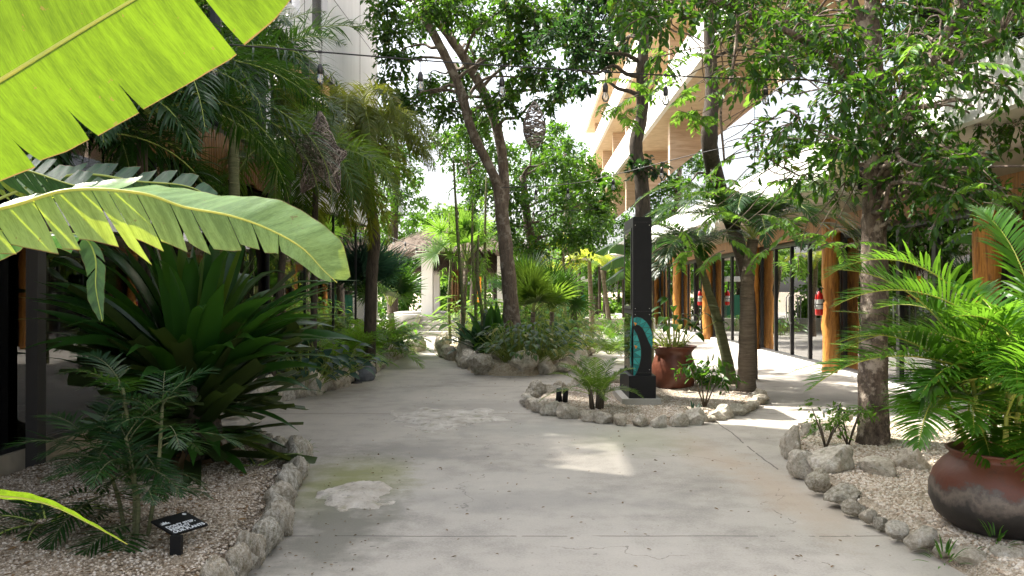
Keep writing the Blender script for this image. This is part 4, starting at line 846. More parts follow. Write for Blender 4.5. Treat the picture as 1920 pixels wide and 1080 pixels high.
def fan(ml,mr,base,az,el,pl,fr,n=30,w_=.045,bend=.35,rng=R):
    """fan palm leaf: petiole then radiating pleated segments"""
    d=np.array([math.cos(el)*math.cos(az),math.cos(el)*math.sin(az),math.sin(el)]); tip=np.array(base)+d*pl; mid=np.array(base)+d*pl*.5+np.array([0,0,.05*pl]); tube(mr,[base,mid,tip],.011,5,cap=False)
    d2=nrm(d+np.array([0,0,-.12])); S=nrm(np.cross(d2,[0,0,1.])); U=np.cross(S,d2); ro=rng.uniform(-.9,.9); S,U=S*math.cos(ro)+U*math.sin(ro),U*math.cos(ro)-S*math.sin(ro); a=np.linspace(-2.1,2.1,n)[:,None]; D=nrm(d2*np.cos(a)+S*np.sin(a)+U*.12*np.abs(a)+rng.normal(0,.03,(n,3))); Sd=nrm(np.cross(D,U))
    ribbons(ml,np.tile(tip,(n,1)),D,Sd,fr*(1-.18*np.abs(a[:,0])/2.25)*rng.uniform(.92,1.05,n),w_,bend*rng.uniform(.6,1.4,n),4,[.3,1,.95,.55,.02],fold=.18,bp=2.2,rng=rng)
def fanpalm(name,label,g,top,nl,pl,fr,leafm,trunk_r=.08,el=45,trunkm='palm_trunk',cat='palm',group=None,n=30,w_=.045,bend=.35,elj=30):
    t=thing(name,label,cat,tuple(g),group)
    if trunk_r: mb=MB(); tube(mb,[g,(np.array(g)+np.array(top))/2+R.normal(0,.03,3),top],[trunk_r*1.2,trunk_r,trunk_r*.9],10,True,.03); mb.build('trunk',M[trunkm],t)
    ml=MB();mr=MB()
    for i in range(nl): fan(ml,mr,top,i*2.4+R.normal(0,.2),math.radians(el+R.uniform(-elj,elj)),pl*R.uniform(.8,1.2),fr*R.uniform(.85,1.15),n,w_,bend)
    fo=ml.build('foliage',leafm,t); mr.build('petiole',M['midrib'],fo); return t
def broad(name,label,g,n,stalk,Lf,Wf,leafm,spread=.25,group=None,el=55,bend=.9,cat='plant',pet='midrib'):
    """bushy plant with stalked broad leaves"""
    t=thing(name,label,cat,tuple(g),group); ml=MB();mr=MB(); g=np.array(g,float)
    az=np.arange(n)*2.4+R.normal(0,.3,n); e=np.radians(el+R.uniform(-35,30,n)); d=np.stack([np.cos(e)*np.cos(az),np.cos(e)*np.sin(az),np.sin(e)],1); b=g+np.stack([np.cos(az),np.sin(az),0*az],1)*spread*R.uniform(0,1,(n,1)); ln=stalk*R.uniform(.5,1.15,n)
    tip=b+d*ln[:,None]
    for i in range(n): tube(mr,[b[i],(b[i]+tip[i])/2+np.array([0,0,.03*ln[i]]),tip[i]],.006,4,cap=False)
    dd=nrm(np.stack([np.cos(az),np.sin(az),.15-.4*R.uniform(0,1,n)],1)); S=nrm(np.cross(dd,[0,0,1.])+R.normal(0,.2,(n,3)))
    ribbons(ml,tip,dd,S,Lf*R.uniform(.7,1.15,n),Wf*R.uniform(.8,1.1,n),bend*R.uniform(.5,1.3,n),6,[.25,.85,1,.92,.7,.4,.03],fold=.18)
    fo=ml.build('foliage',leafm,t); mr.build('stalk',M[pet],fo); return t
def strappy(name,label,g,n,L,W,leafm,el=60,bend=1.1,group=None,spread=.08,cat='plant'):
    t=thing(name,label,cat,tuple(g),group); az=np.arange(n)*2.4; e=np.radians(el+R.uniform(-40,28,n)); d=np.stack([np.cos(e)*np.cos(az),np.cos(e)*np.sin(az),np.sin(e)],1); S=np.stack([-np.sin(az),np.cos(az),0*az],1)
    ml=MB(); ribbons(ml,np.array(g)+d*spread,d,S,L*R.uniform(.6,1.15,n),W*R.uniform(.8,1.15,n),bend*R.uniform(.6,1.4,n),7,[.6,.8,1,1,.95,.75,.4,.02],fold=.22,bp=1.6); ml.build('foliage',leafm,t); return t

# ------------------------------------------------------------------ giant strap leaf plant, left foreground
bg_=np.array([-2.72,7.05,.10]); BR=thing('giant_strap_plant','huge dark green rosette of wide strap leaves and cut stubs by the left shop','plant',tuple(bg_))
mb=MB(); tube(mb,*smooth_path([bg_+(0,0,-.1),bg_+(.02,0,.3),bg_+(-.02,0,.7),bg_+(.03,0,.95)],[.17,.20,.19,.10],5),16,True,.12); mb.build('stem',M['bark_dark'],BR)
rg=np.random.default_rng(11)
def straps(n,z0,z1,e0,e1,L0,L1,W,bend,mat,name,azc=None,azw=None,prof=[.7,.62,.75,.92,1,1,.9,.66,.3,.02],fold=.3,bp=1.7,ph=0.):
    az=(np.arange(n)*2.399+ph) if azc is None else rg.uniform(azc-azw,azc+azw,n); e=np.radians(rg.uniform(e0,e1,n)); d=np.stack([np.cos(e)*np.cos(az),np.cos(e)*np.sin(az),np.sin(e)],1); S=np.stack([-np.sin(az),np.cos(az),0*az],1)+rg.normal(0,.32,(n,3))
    z=rg.uniform(z0,z1,n); B=bg_+np.stack([.12*np.cos(az),.12*np.sin(az),z],1); ml=MB(); ribbons(ml,B,d,S,rg.uniform(L0,L1,n),W*rg.uniform(.85,1.15,n),bend*rg.uniform(.6,1.3,n),9,prof,fold=fold,bp=bp,rng=rg); return ml.build(name,mat,BR)
straps(46,.55,.95,38,86,1.2,1.55,.165,1.0,M['brom'],'strap_leaf')
straps(36,.35,.85,20,55,.95,1.22,.165,.95,M['brom'],'strap_leaf',ph=1)
straps(20,.15,.6,-20,20,.6,.9,.13,.8,M['brom'],'lower_leaf',ph=2)
straps(12,.85,.95,62,84,.85,1.2,.14,.35,M['palm_mid'],'young_leaf',ph=.5)
straps(64,.25,.95,5,55,.7,1.08,.13,.15,M['brom_old'],'cut_stub',prof=[.8,.9,1,1,1,1,1,1,.98,.93],fold=.42,ph=.3)
straps(54,.05,.70,-15,30,.55,.95,.12,.2,M['brom_old'],'cut_stub',prof=[.8,.9,1,1,1,1,1,1,.98,.93],fold=.42,ph=1.3)
straps(26,-.02,.35,-75,-30,.35,.6,.09,.3,M['dry_leaf'],'dead_leaf',fold=.5)
# strap ends close to the lens side leaning left and right, as in the silhouette
straps(12,.6,.9,25,50,1.15,1.38,.15,.7,M['brom'],'strap_leaf',azc=0.0,azw=.75); straps(12,.5,.9,25,55,1.15,1.4,.15,.7,M['brom'],'strap_leaf',azc=3.3,azw=.6)

# ------------------------------------------------------------------ parlour palm, lower left
g=np.array([-2.26,4.95,.10]); PPm=thing('parlour_palm','dark green parlour palm with thin stems growing beside the plant notice','plant',tuple(g))
rg=np.random.default_rng(5)
for i,(dx,dy,h) in enumerate([(0,0,.62),(.06,.03,.80),(-.07,.05,.55),(.03,-.05,.42),(-.03,.08,.9)]):
    top=g+np.array([dx*3.2-.05,dy*2,h]); mb=MB(); tube(mb,*smooth_path([g+np.array([dx,dy,-.03]),g+np.array([dx*2,dy*1.5,h*.5]),top],[.013,.012,.010],4),7); mb.build('stem',M['palm_green'],PPm)
    for k in range(9):
        ml=MB();mr=MB(); frond(ml,mr,top-np.array([0,0,.04*k]),k*1.15+i*.7+rg.normal(0,.2),math.radians(58-8*k),.50*rg.uniform(.8,1.15),1.15,21,.19,.014,.35,.12,rng=rg,rr=.004,start=.16); fo=ml.build('frond',M['palm_dark'] if k%3 else M['leaf_dark'],PPm); mr.build('rachis',M['palm_green'],fo)
clump('small_cycad',"low dark feathery seedling creeping beside the left shop's plinth",(-2.95,5.25,.10),9,.5,M['palm_dark'],el=40,dr=1.2,n=22,ll=.13,lw=.014)
clump('small_fern','small blue green fern sprig by the end of the left rock kerb',(-2.15,6.95,.12),7,.32,M['leaf_blue'],el=25,dr=.8,n=22,ll=.05,lw=.012)

# ------------------------------------------------------------------ banana plants at the left edge
def dirlerp(keys,t):
    ts=[k[0] for k in keys]; v=np.array([np.interp(t,ts,[k[1][j] for k in keys]) for j in range(3)]); return v/np.linalg.norm(v)
def banana_leaf(parent, mid, sides, mat, ribmat, rib_r=.014, ns=12, nt_per=5, seed=1, cup=.0):
    """mid: midrib points; sides: list of dict(dir keys, width keys, lobes [(t0,t1,hang,tipcut)])"""
    rg=np.random.default_rng(seed); p,_=smooth_path(mid,[1]*len(mid),10); cum=np.concatenate([[0],np.cumsum(np.linalg.norm(np.diff(p,axis=0),axis=1))]); cum/=cum[-1]
    def at(t): return np.array([np.interp(t,cum,p[:,j]) for j in range(3)])
    def tanat(t): return nrm(at(min(1,t+.01))-at(max(0,t-.01)))
    mb=MB()
    for sd in sides:
        for (t0,t1,hang,rag) in sd['lobes']:
            nt=max(5,int((t1-t0)*110)); jag=rg.uniform(.3,1.2); cut=sd.get('cut',.12); lenf=1+rag*rg.normal(0,.10); S=np.linspace(0,1,ns); V=[];UV=[]
            for i in range(nt+1):
                f=i/nt; t=t0+(t1-t0)*f; o=at(t); d=dirlerp(sd['dir'],t); tn=tanat(t); wd=np.interp(t,[k[0] for k in sd['w']],[k[1] for k in sd['w']]); wend=(1-rag*.26*(1-f)*jag)*lenf; q=o.copy(); slant=sd.get('slant',.18)
                tc=(t0+t1)/2; oc=at(tc)
                for j,s in enumerate(S):
                    sc=max(0,(s-cut)/(1-cut)); dd=nrm(d+tn*slant*(.4+s)+np.array([0,0,-1.])*hang*(sc**1.2+(.0 if cut>.3 else s*.0))); 
                    if j: q=q+dd*wd/(ns-1)*(1+(wend-1)*(1 if s>cut else 0)/(1-cut))
                    pin=(oc-o)@tn*tn*(sc**2)*sd.get('gap',.10)*(1 if (t1-t0)<.1 else .15)
                    corr=np.cross(tn,dd)*.0022*math.sin(t*150+s*2)*s     # pleats
                    V.append(q+pin+corr); UV.append((t*6,s))
            V=np.array(V); i=np.arange((nt+1)*ns).reshape(nt+1,ns); mb.add(V,np.stack([i[:-1,:-1],i[:-1,1:],i[1:,1:],i[1:,:-1]],-1).reshape(-1,4),uv=UV)
    lf=mb.build('leaf',mat,parent); mr=MB(); tube(mr,p,np.linspace(rib_r,rib_r*.2,len(p)),8); mr.build('midrib',ribmat,lf); return lf
bx=np.array([-1.95,2.35,0.0])
BA=thing('banana_plant','banana plant at the left edge with two big glowing yellow green leaves overhead','banana plant',tuple(bx))
mb=MB(); tube(mb,*smooth_path([bx+(0,0,-.05),bx+(.03,0,.6),bx+(.05,0,1.25),bx+(.12,-.03,1.75)],[.13,.11,.09,.045],6),14,True,.04); mb.build('stem',M['palm_green'],BA)
# upper leaf: midrib from lower left to beyond the top of the frame
mid=[bx+(.08,0,1.45),P(-430,400,2.12),P(-200,270,2.1),P(0,150,2.08),P(120,76,2.06),P(240,4,2.05),P(420,-100,2.05),P(600,-170,2.08),P(760,-210,2.14)]
tl=lambda px: px
banana_leaf(BA,mid,[dict(dir=[(0,(.45,.28,-.85)),(1,(.45,.28,-.85))],w=[(0,.02),(.25,.10),(.36,.185),(.5,.232),(.72,.235),(.78,.21),(.84,.15),(.9,.08),(1,.02)],slant=.16,gap=.16,cut=.55,
      lobes=[(.12,.462,.0,.05),(.462,.535,.02,.08),(.535,.60,.01,.05),(.60,.725,.01,.05),(.736,.86,.03,.1),(.862,.99,.1,.3)]),
    dict(dir=[(0,(-.5,-.2,.85)),(.5,(-.48,-.2,.85)),(1,(-.4,-.1,.8))],w=[(0,.02),(.3,.22),(.5,.25),(.8,.24),(1,.02)],slant=.16,gap=.1,cut=.6,lobes=[(.12,.50,.0,.1),(.50,.7,.0,.1),(.70,.99,.0,.2)])],M['banana'],M['midrib_y'],.008,seed=2)
# second leaf, arching across, torn into hanging lobes
mid=[bx+(.1,-.02,1.6),P(-260,440,2.45),P(0,391,2.42),P(130,356,2.42),P(262,362,2.44),P(345,388,2.46),P(430,404,2.48),P(500,428,2.5),P(565,464,2.5),P(606,506,2.5),P(632,530,2.5)]
lob=[(.10,.37,.35,.2)]; t=.372
rg=np.random.default_rng(21)
for w_ in (.075,.03,.065,.025,.045,.055,.035,.06,.04,.05): lob.append((t,t+w_,rg.uniform(.45,1.3),.9)); t+=w_+.0015
lob.append((t,.985,.1,.2))
lob2=[]; t=.12
for w_ in (.13,.05,.04,.05,.035,.045,.03,.05): lob2.append((t,t+w_,rg.uniform(-.75,.2),1.6)); t+=w_+.004
lob2.append((t,.99,.0,.1))
banana_leaf(BA,mid,[dict(dir=[(0,(.15,.15,-.95)),(.6,(.22,.22,-.95)),(.82,(.2,-.1,-.9)),(.9,(-.35,-.45,-.6)),(1,(.1,-.4,-.6))],w=[(0,.02),(.15,.08),(.30,.13),(.45,.185),(.62,.20),(.75,.14),(.86,.06),(.95,.05),(1,.01)],slant=.45,gap=.13,lobes=lob),
    dict(dir=[(0,(.0,.96,.16)),(.45,(.1,.95,.22)),(.62,(.3,.9,.22)),(.8,(.55,.62,.50)),(.92,(.75,.4,.28)),(1,(.8,.2,-.1))],w=[(0,.02),(.2,.12),(.5,.17),(.8,.15),(.92,.12),(.98,.07),(1,.02)],slant=.15,gap=.10,lobes=lob2)],M['banana2'],M['midrib_y'],.0065,seed=3)
# small torn hanging leaf behind and the dark blade at the frame edge
mid=[bx+(.1,0,1.55),P(-60,470,2.9),P(60,440,3.1),P(150,442,3.2),P(178,480,3.2),P(180,540,3.2),P(192,603,3.18)]
banana_leaf(BA,mid,[dict(dir=[(0,(0,.8,.2)),(.6,(-.8,.3,-.2)),(1,(-.7,.2,-.6))],w=[(0,.01),(.55,.02),(.7,.09),(.9,.06),(1,.01)],slant=.3,gap=.2,lobes=[(.55,.74,.4,.8),(.745,.84,.5,.8),(.845,.99,.2,.5)]),dict(dir=[(0,(0,-.8,.2)),(.6,(.9,-.2,-.1)),(1,(.7,-.2,-.6))],w=[(0,.01),(.55,.02),(.7,.06),(.9,.055),(1,.01)],slant=.3,gap=.2,lobes=[(.55,.8,.3,.8),(.81,.99,.2,.5)])],M['banana_dark'],M['midrib'],.007,seed=6)
mid=[bx+(.1,0,1.5),P(-160,480,2.4),P(-60,455,2.45),P(40,425,2.55),P(84,452,2.6)]
banana_leaf(BA,mid,[dict(dir=[(0,(.1,.3,-.9)),(1,(.2,.3,-.9))],w=[(0,.02),(.5,.10),(.8,.08),(1,.01)],lobes=[(.3,.99,.2,.3)]),dict(dir=[(0,(0,.9,.4)),(1,(0,.9,.3))],w=[(0,.02),(.5,.09),(.8,.07),(1,.01)],lobes=[(.3,.99,.1,.3)])],M['banana_dark'],M['midrib'],.008,seed=8)
# banana behind with jagged leaves seen between the two big ones
b2=np.array([-2.9,4.1,.1]); B2=thing('banana_plant','smaller banana plant with torn blue green leaves behind the two big glowing leaves','banana plant',tuple(b2))
mb=MB(); tube(mb,*smooth_path([b2,b2+(.03,0,.9),b2+(.1,0,1.9)],[.10,.09,.05],6),12,True,.04); mb.build('stem',M['palm_green'],B2)
for k,(pts,m) in enumerate([([b2+(.1,0,1.85),P(-60,330,4.0),P(30,316,3.9),P(130,345,3.8),P(240,372,3.8)],M['leafband'] if 'leafband' in M else M['banana_dark']),
    ([b2+(.1,0,1.85),P(120,330,4.3),P(260,340,4.4),P(360,352,4.4),P(430,398,4.4)],M['banana_dark']),([b2+(.1,0,1.85),P(-80,300,4.2),P(-20,330,4.2),P(40,350,4.2),P(90,400,4.1)],M['banana2'])]):
    lo=[];t=.25
    while t<.95: w_=R.uniform(.05,.10); lo.append((t,min(.99,t+w_),R.uniform(-.2,.7),1)); t+=w_+.006
    banana_leaf(B2,pts,[dict(dir=[(0,(.1,.5,-.6)),(1,(.2,.5,-.7))],w=[(0,.02),(.4,.14),(.8,.13),(1,.02)],slant=.3,gap=.2,lobes=lo),dict(dir=[(0,(0,.7,.7)),(1,(.1,.6,.6))],w=[(0,.02),(.4,.12),(.8,.11),(1,.02)],slant=.3,gap=.2,lobes=[(a+.01,b,-.3,1) for a,b,_,_ in lo])],m,M['midrib'],.008,seed=30+k)
# single blade poking in at the lower left
q=np.array([-1.72,2.15,.0]); t=thing('ginger_plant','single long bright green blade with yellow tip poking in at the lower left','plant',tuple(q)); 
mid=[q,q+np.array([.0,0,.5]),P(-190,930,2.5),P(0,930,2.6),P(90,945,2.65),P(170,982,2.7),P(240,1020,2.72)]
mb=MB()
banana_leaf(t,mid,[dict(dir=[(0,(.1,.7,-.3)),(1,(.1,.7,-.5))],w=[(0,.004),(.3,.01),(.62,.035),(.8,.028),(1,.002)],lobes=[(.3,.995,.0,.1)]),dict(dir=[(0,(0,-.3,.6)),(1,(.3,-.2,.7))],w=[(0,.004),(.3,.01),(.62,.030),(.8,.024),(1,.002)],lobes=[(.3,.995,.0,.1)])],M['banana'],M['midrib_y'],.006,seed=9)

# ------------------------------------------------------------------ palms against the left building
c=P(440,262,10.3); palm('feather_palm','tall feather palm with slim grey trunk in front of the left shop',(c[0],c[1],.1),[np.array([c[0]-.0,10.3,.05]),P(436,640,10.3),P(440,420,10.3),P(438,300,10.3),c+(0,0,.35)],c+(0,0,.45),
   [(15,66,2.3,1.55),(40,78,2.0,1.2),(-20,60,1.9,1.7),(75,60,2.0,1.7),(120,62,2.1,1.8),(165,55,2.3,1.9),(190,35,2.2,1.5),(215,50,2.2,1.9),(250,50,2.0,2.0),(290,55,1.9,2.0),(320,45,1.9,1.9),(345,25,1.7,1.6),(175,15,2.1,1.4),(230,10,1.9,1.4),(140,20,1.9,1.5),(200,70,2.3,2.0),(275,25,1.7,1.6),(310,70,2.0,2.1)],M['palm_dark'],M['palm_green'],trunk_r=(.075,.06),n=95,ll=.46,lw=.019,lbend=.8,jit=.35)
Yv=16.0; c=P(652,262,Yv); palm('feather_palm','olive feather palm with thick drooping fronds behind the wicker star',(P(692,545,Yv)[0],Yv,.1),[P(692,545,Yv)*np.array([1,1,0]),P(697,520,Yv),P(702,440,Yv),P(684,340,Yv),c],c+(0,0,.1),
   [(0,35,2.2,2.1),(25,30,2.0,2.0),(-25,32,2.6,2.1),(-45,30,3.0,2.0),(-60,22,3.1,1.8),(-80,32,3.3,2.0),(-95,15,3.0,1.6),(-110,32,3.3,2.0),(-125,22,3.1,1.8),(-140,35,3.2,2.1),(-170,40,3.0,2.0),(-15,10,2.0,1.5),(-35,12,2.6,1.5),(-72,8,2.9,1.5),(-55,50,2.6,2.2),(-105,52,2.8,2.3),(-88,-5,2.6,1.2),(-50,-8,2.3,1.2),(-130,-5,2.6,1.2),(160,40,2.6,2.2),(-65,15,2.9,1.7),(-120,15,3.1,1.7),(-35,20,2.2,1.7),(-150,20,3.1,1.7),(-100,30,3.1,2.0),(-70,30,2.9,2.0),(-130,35,3.2,2.1)],M['palm_olive'],M['bark_dark'],trunk_r=(.12,.10),n=120,ll=.52,lw=.022,lbend=1.0,jit=.4)
c=P(545,290,12.2); palm('feather_palm','dense dark feather palm between the slim palm and the star pendant',(c[0]-.15,12.2,.1),[np.array([c[0]-.3,12.2,.05]),P(530,480,12.2),c],c+(0,0,.0),
   [(i*22.5+8,R.uniform(10,48),R.uniform(1.9,2.4),R.uniform(1.7,2.3)) for i in range(16)],M['palm_mid'],M['bark_dark'],trunk_r=(.05,.045),n=100,ll=.48,lw=.020,lbend=.95,jit=.4)
c=P(592,318,14.2); palm('feather_palm','thick hanging olive feather palm directly below the wicker star',(c[0],14.2,.1),[np.array([c[0]-.05,14.2,.05]),c],c,
   [(i*24+5,R.uniform(0,48),R.uniform(1.7,2.4),R.uniform(1.6,2.2)) for i in range(19)],M['palm_olive'],M['bark_dark'],trunk_r=(.06,.05),n=92,ll=.46,lw=.022,lbend=1.0,jit=.4)
c=P(265,215,7.5); palm('feather_palm','dark broad feather palm hidden behind the top banana leaf',(c[0],7.5,.1),[np.array([c[0]-.1,7.5,.05]),P(270,600,7.5),c],c,
   [(i*19+3,R.uniform(5,65),R.uniform(1.8,2.6),R.uniform(1.5,2.4)) for i in range(20)],M['palm_dark'],M['bark_dark'],trunk_r=(.06,.045),n=90,ll=.46,lw=.020,lbend=.95,jit=.4)
c=P(120,255,6.6); palm('feather_palm','dark feather palm farthest left above the shop glass',(c[0],6.6,.1),[P(-22,700,6.4)*np.array([1,1,0]),P(-22,450,6.4),P(10,320,6.5),c],c,
   [(i*21+13,R.uniform(5,65),R.uniform(1.5,2.2),R.uniform(1.5,2.3)) for i in range(18)],M['palm_dark'],M['bark_dark'],trunk_r=(.045,.035),n=84,ll=.42,lw=.019,lbend=.9,jit=.4)

# ------------------------------------------------------------------ far left bed planting
def GL(px,Y,z=.15): return np.array([(px-960)/F*Y,Y,z])
clump('areca_palm','bright feathery palm in the left bed nearest the grey boulder',GL(640,15.2),22,1.35,M['palm_sun_tint'],el=62,dr=1.5,n=34,ll=.30,lw=.024)
clump('areca_palm','tall bright green feathery palm farther back in the left bed',GL(690,17.5),24,1.6,M['palm_sun_tint'],el=66,dr=1.4,n=34,ll=.34,lw=.026)
clump('areca_palm','arching feathery palm by the hut end of the left bed',GL(728,19.8),20,1.4,M['palm_sun_tint'],el=60,dr=1.4,n=30,ll=.34,lw=.03)
clump('areca_palm','small dark feathery palm under the strap plant on the left bed',GL(560,13.4),14,1.0,M['palm_mid'],el=55,dr=1.4,n=30,ll=.25,lw=.022)
broad('leafy_shrub','glossy blue green leafy shrub overhanging the start of the far left bed',GL(575,12.7),60,.55,.26,.13,M['leaf_blue'],.3)
broad('leafy_shrub','glossy shrub with drooping blue leaves above the grey boulder',GL(618,13.7),60,.6,.28,.14,M['leaf_blue'],.3)
broad('leafy_shrub','low dark leafy shrub near the middle of the left bed kerb',GL(715,18.2),50,.55,.30,.15,M['leaf_dark'],.35)
broad('leafy_shrub','rounded green shrub at the hut end of the left bed kerb',GL(742,21.2),50,.40,.20,.09,M['leaf_mid'],.35)
fanpalm('fan_palm','dark fan palm with stiff pleated leaves before the thatched hut',GL(732,22.5),P(732,575,22.5),16,.55,.85,M['palm_dark'],.09,el=66,elj=26)
fanpalm('fan_palm','blue grey fan palm between the palm trunk and the hut',GL(690,20.5),P(690,560,20.5),16,.7,.95,M['leaf_blue'],.09,el=66,elj=26)
broad('banana_like_plant','broad leaved green plant at the foot of the hut planter',GL(762,25.5),18,.7,.5,.16,M['leaf_mid'],.3,el=60)

# ------------------------------------------------------------------ forked tree and its bed
Yt=17.5
st1=[(P(962,640,Yt)*np.array([1,1,0])+(0,0,.1),.22),(P(960,600,Yt),.175),(P(950,480,Yt),.145),(P(941,400,Yt),.14),(P(934,352,Yt),.12),(P(924,326,Yt-.1),.098),(P(885,244,Yt-.3),.098),(P(862,165,Yt-.4),.094),(P(825,86,Yt-.5),.09),(P(780,5,Yt-.6),.08),(P(740,-60,Yt-.6),.07)]
st2=[(P(941,400,Yt),.12),(P(946,350,Yt+.1),.105),(P(933,244,Yt+.1),.105),(P(895,150,Yt+.1),.10),(P(842,67,Yt+.1),.098),(P(786,0,Yt),.09),(P(730,-70,Yt),.08)]
st3=[(P(840,67,Yt+.1),.06),(P(836,20,Yt+.1),.05),(P(845,-50,Yt),.03)]
cl=[]
for a in [(735,55,45),(790,40,42),(745,112,36),(768,192,42),(725,152,28),(806,165,40),(748,215,26),(838,208,36),(862,150,36),(905,55,52),(965,95,48),(1000,45,52),(1058,30,48),(1010,135,34),(972,155,28),(1058,168,30),(940,190,38),(1030,190,24),(890,118,36),(820,5,48),(960,10,50),(860,10,40),(1085,80,40),(905,215,34),(720,10,36),(1085,130,26)]:
    cl.append((P(a[0],a[1],Yt+(R.uniform(1.0,2.2) if 770<a[0]<930 and a[1]>30 else R.uniform(-1.6,1.2))),a[2]/F*Yt*1.15,(a[2]/42)**2))
tree('forked_tree','forked tree with two parallel leaning stems in the middle bed',[st1,st2,st3],cl,M['leaf_tree'],M['bark'],.13,Yt,nper=620,sag=.3)
# thin tree behind the totem
Y2=14.6
s=[(P(1207,640,Y2)*np.array([1,1,0])+(0,0,0),.15),(P(1207,480,Y2),.135),(P(1205,380,Y2),.13),(P(1202,330,Y2),.125),(P(1192,275,Y2),.12),(P(1204,210,Y2),.105),(P(1204,130,Y2),.10),(P(1208,60,Y2),.085),(P(1200,-60,Y2),.07)]
cl=[(P(*a[:2],Y2+R.uniform(-1.2,1.2)),a[2]/F*Y2,a[2]/40) for a in [(1085,35,36),(1120,70,42),(1170,30,44),(1210,15,44),(1130,110,34),(1085,100,26),(1160,95,32),(1060,150,28),(1095,165,18),(1160,5,50),(1100,0,44),(1030,60,34)]]+[(P(1210,312,Y2-.1),.30,.55),(P(1190,305,Y2-.1),.16,.3),(P(1240,318,Y2),.2,.25)]
tree('slender_tree','slender dark tree with a kinked trunk rising behind the black totem',[s],cl,M['leaf_dark'],M['bark_dark'],.105,Y2,nper=330,sag=.25,asp=.6)
# dense dark tree behind the forked tree
Y3=26
s=[(P(1010,610,Y3)*np.array([1,1,0]),.2),(P(1005,500,Y3),.17),(P(990,420,Y3),.14),(P(980,330,Y3),.1)]
s2=[(P(885,610,Y3)*np.array([1,1,0]),.14),(P(890,450,Y3),.10),(P(880,320,Y3),.07)]
cl=[(P(a[0],a[1],Y3+R.uniform(-2,1.5)),a[2]/F*Y3*1.05,a[2]/36) for a in [(835,268,40),(872,250,38),(880,310,48),(930,292,48),(985,320,52),(1045,305,46),(1012,270,36),(905,352,42),(960,370,46),(1040,370,50),(1095,385,44),(1110,430,40),(1005,425,50),(1060,440,46),(945,430,40),(870,400,30),(1125,400,26),(900,240,34),(1075,335,34),(990,465,36)]]
tree('dense_tree','dense dark green tree filling the view behind the forked tree',[s,s2],cl,M['leaf_tree'],M['bark_dark'],.13,Y3,nper=800,trunk_n=10,twigs=False,sag=.3,asp=.6)
Y4=40
s=[(P(1060,590,Y4)*np.array([1,1,0]),.3),(P(1065,420,Y4),.22),(P(1060,300,Y4),.1)]
cl=[(P(a[0],a[1],Y4+R.uniform(-2,2)),a[2]/F*Y4*1.05,a[2]/32) for a in [(1042,242,26),(1062,275,34),(1090,305,34),(1118,335,34),(1080,350,40),(1130,375,30),(1110,400,40),(1145,345,20),(1100,440,36),(1060,400,36),(1140,420,28),(1020,300,30),(1060,460,36),(1100,480,30)]]
tree('pale_green_tree','pale sunlit green tree far behind beside the stone building',[s],cl,M['leaf_mid'],M['bark'],.17,Y4,nper=750,trunk_n=8,twigs=False,asp=.6)
Y5=36
s=[(P(735,590,Y5)*np.array([1,1,0]),.25),(P(738,430,Y5),.2),(P(745,300,Y5),.12),(P(735,210,Y5),.06)]
cl=[(P(a[0],a[1],Y5+R.uniform(-2,2)),a[2]/F*Y5*1.05,a[2]/36) for a in [(725,215,26),(750,250,30),(728,280,32),(765,290,28),(745,325,36),(778,325,22),(725,365,34),(760,375,34),(790,380,18),(735,410,34),(775,410,22),(745,445,32),(720,460,30),(780,345,16),(712,320,30),(710,420,30),(700,260,20)]]
tree('garden_tree','airy green tree standing left of the gap of sky behind the hut',[s],cl,M['leaf_mid'],M['bark_dark'],.15,Y5,nper=520,trunk_n=8,twigs=False,asp=.6)
Y6=48
for lab,px,cls,m in [('light green tree low on the skyline above the hut roof',830,[(800,410,22),(828,400,24),(855,420,24),(815,435,22),(845,450,26),(880,440,26),(870,395,20)],'leaf_bright'),
      ('yellow green tree behind the thin stems',930,[(900,470,28),(930,480,28),(880,490,26),(915,510,26),(950,500,26),(860,500,24),(940,450,24)],'leaf_bright'),
      ('mid green tree at the far end right of the green kiosk',1120,[(1100,500,28),(1130,490,26),(1155,500,22),(1080,520,26),(1120,530,24),(1040,510,28),(1010,500,28),(990,530,26),(1060,540,24)],'leaf_mid'),
      ('dark far tree left behind the hut',760,[(720,520,30),(750,500,30),(780,500,30),(740,480,26),(700,490,30),(800,520,24),(820,530,24)],'leaf_dark'),
      ]:
    s=[(P(px,590,Y6)*np.array([1,1,0]),.25),(P(px,480,Y6),.15)]
    tree('background_tree',lab,[s],[(P(a,b,Y6+R.uniform(-3,3)),c/F*Y6*1.1,c/26) for a,b,c in cls],M[m],M['bark_dark'],.20,Y6,'trees at the far end of the garden',nper=420,trunk_n=7,twigs=False,asp=.65)
# hedge like far bushes closing the garden behind everything
rg=np.random.default_rng(41)
for i,px in enumerate([590,650,705,760,822,880,935,985,1030,1075,1118,1160,1205,1255]):
    Yb=rg.uniform(44,60); b=np.array([(px-960)/F*Yb,Yb,0]); hgt=rg.uniform(3.2,5.2)
    tree('background_bush','%s tall bush from the left closing the far end of the garden'%ORD[i],[[(b,.14),(b+np.array([0,0,hgt*.5]),.08)]],[(b+np.array([rg.uniform(-1.3,1.3),rg.uniform(-.8,.8),z]),1.15,1) for z in np.linspace(.5,hgt,6)]+[(b+np.array([rg.uniform(-1.6,1.6),0,.6]),.9,1) for _ in range(2)],M[['leaf_mid','leaf_tree','leaf_bright'][i%3]],M['bark_dark'],.26,Yb,'bushes closing the far end',nper=300,trunk_n=6,twigs=False,branches=False,asp=.65,rng=rg)
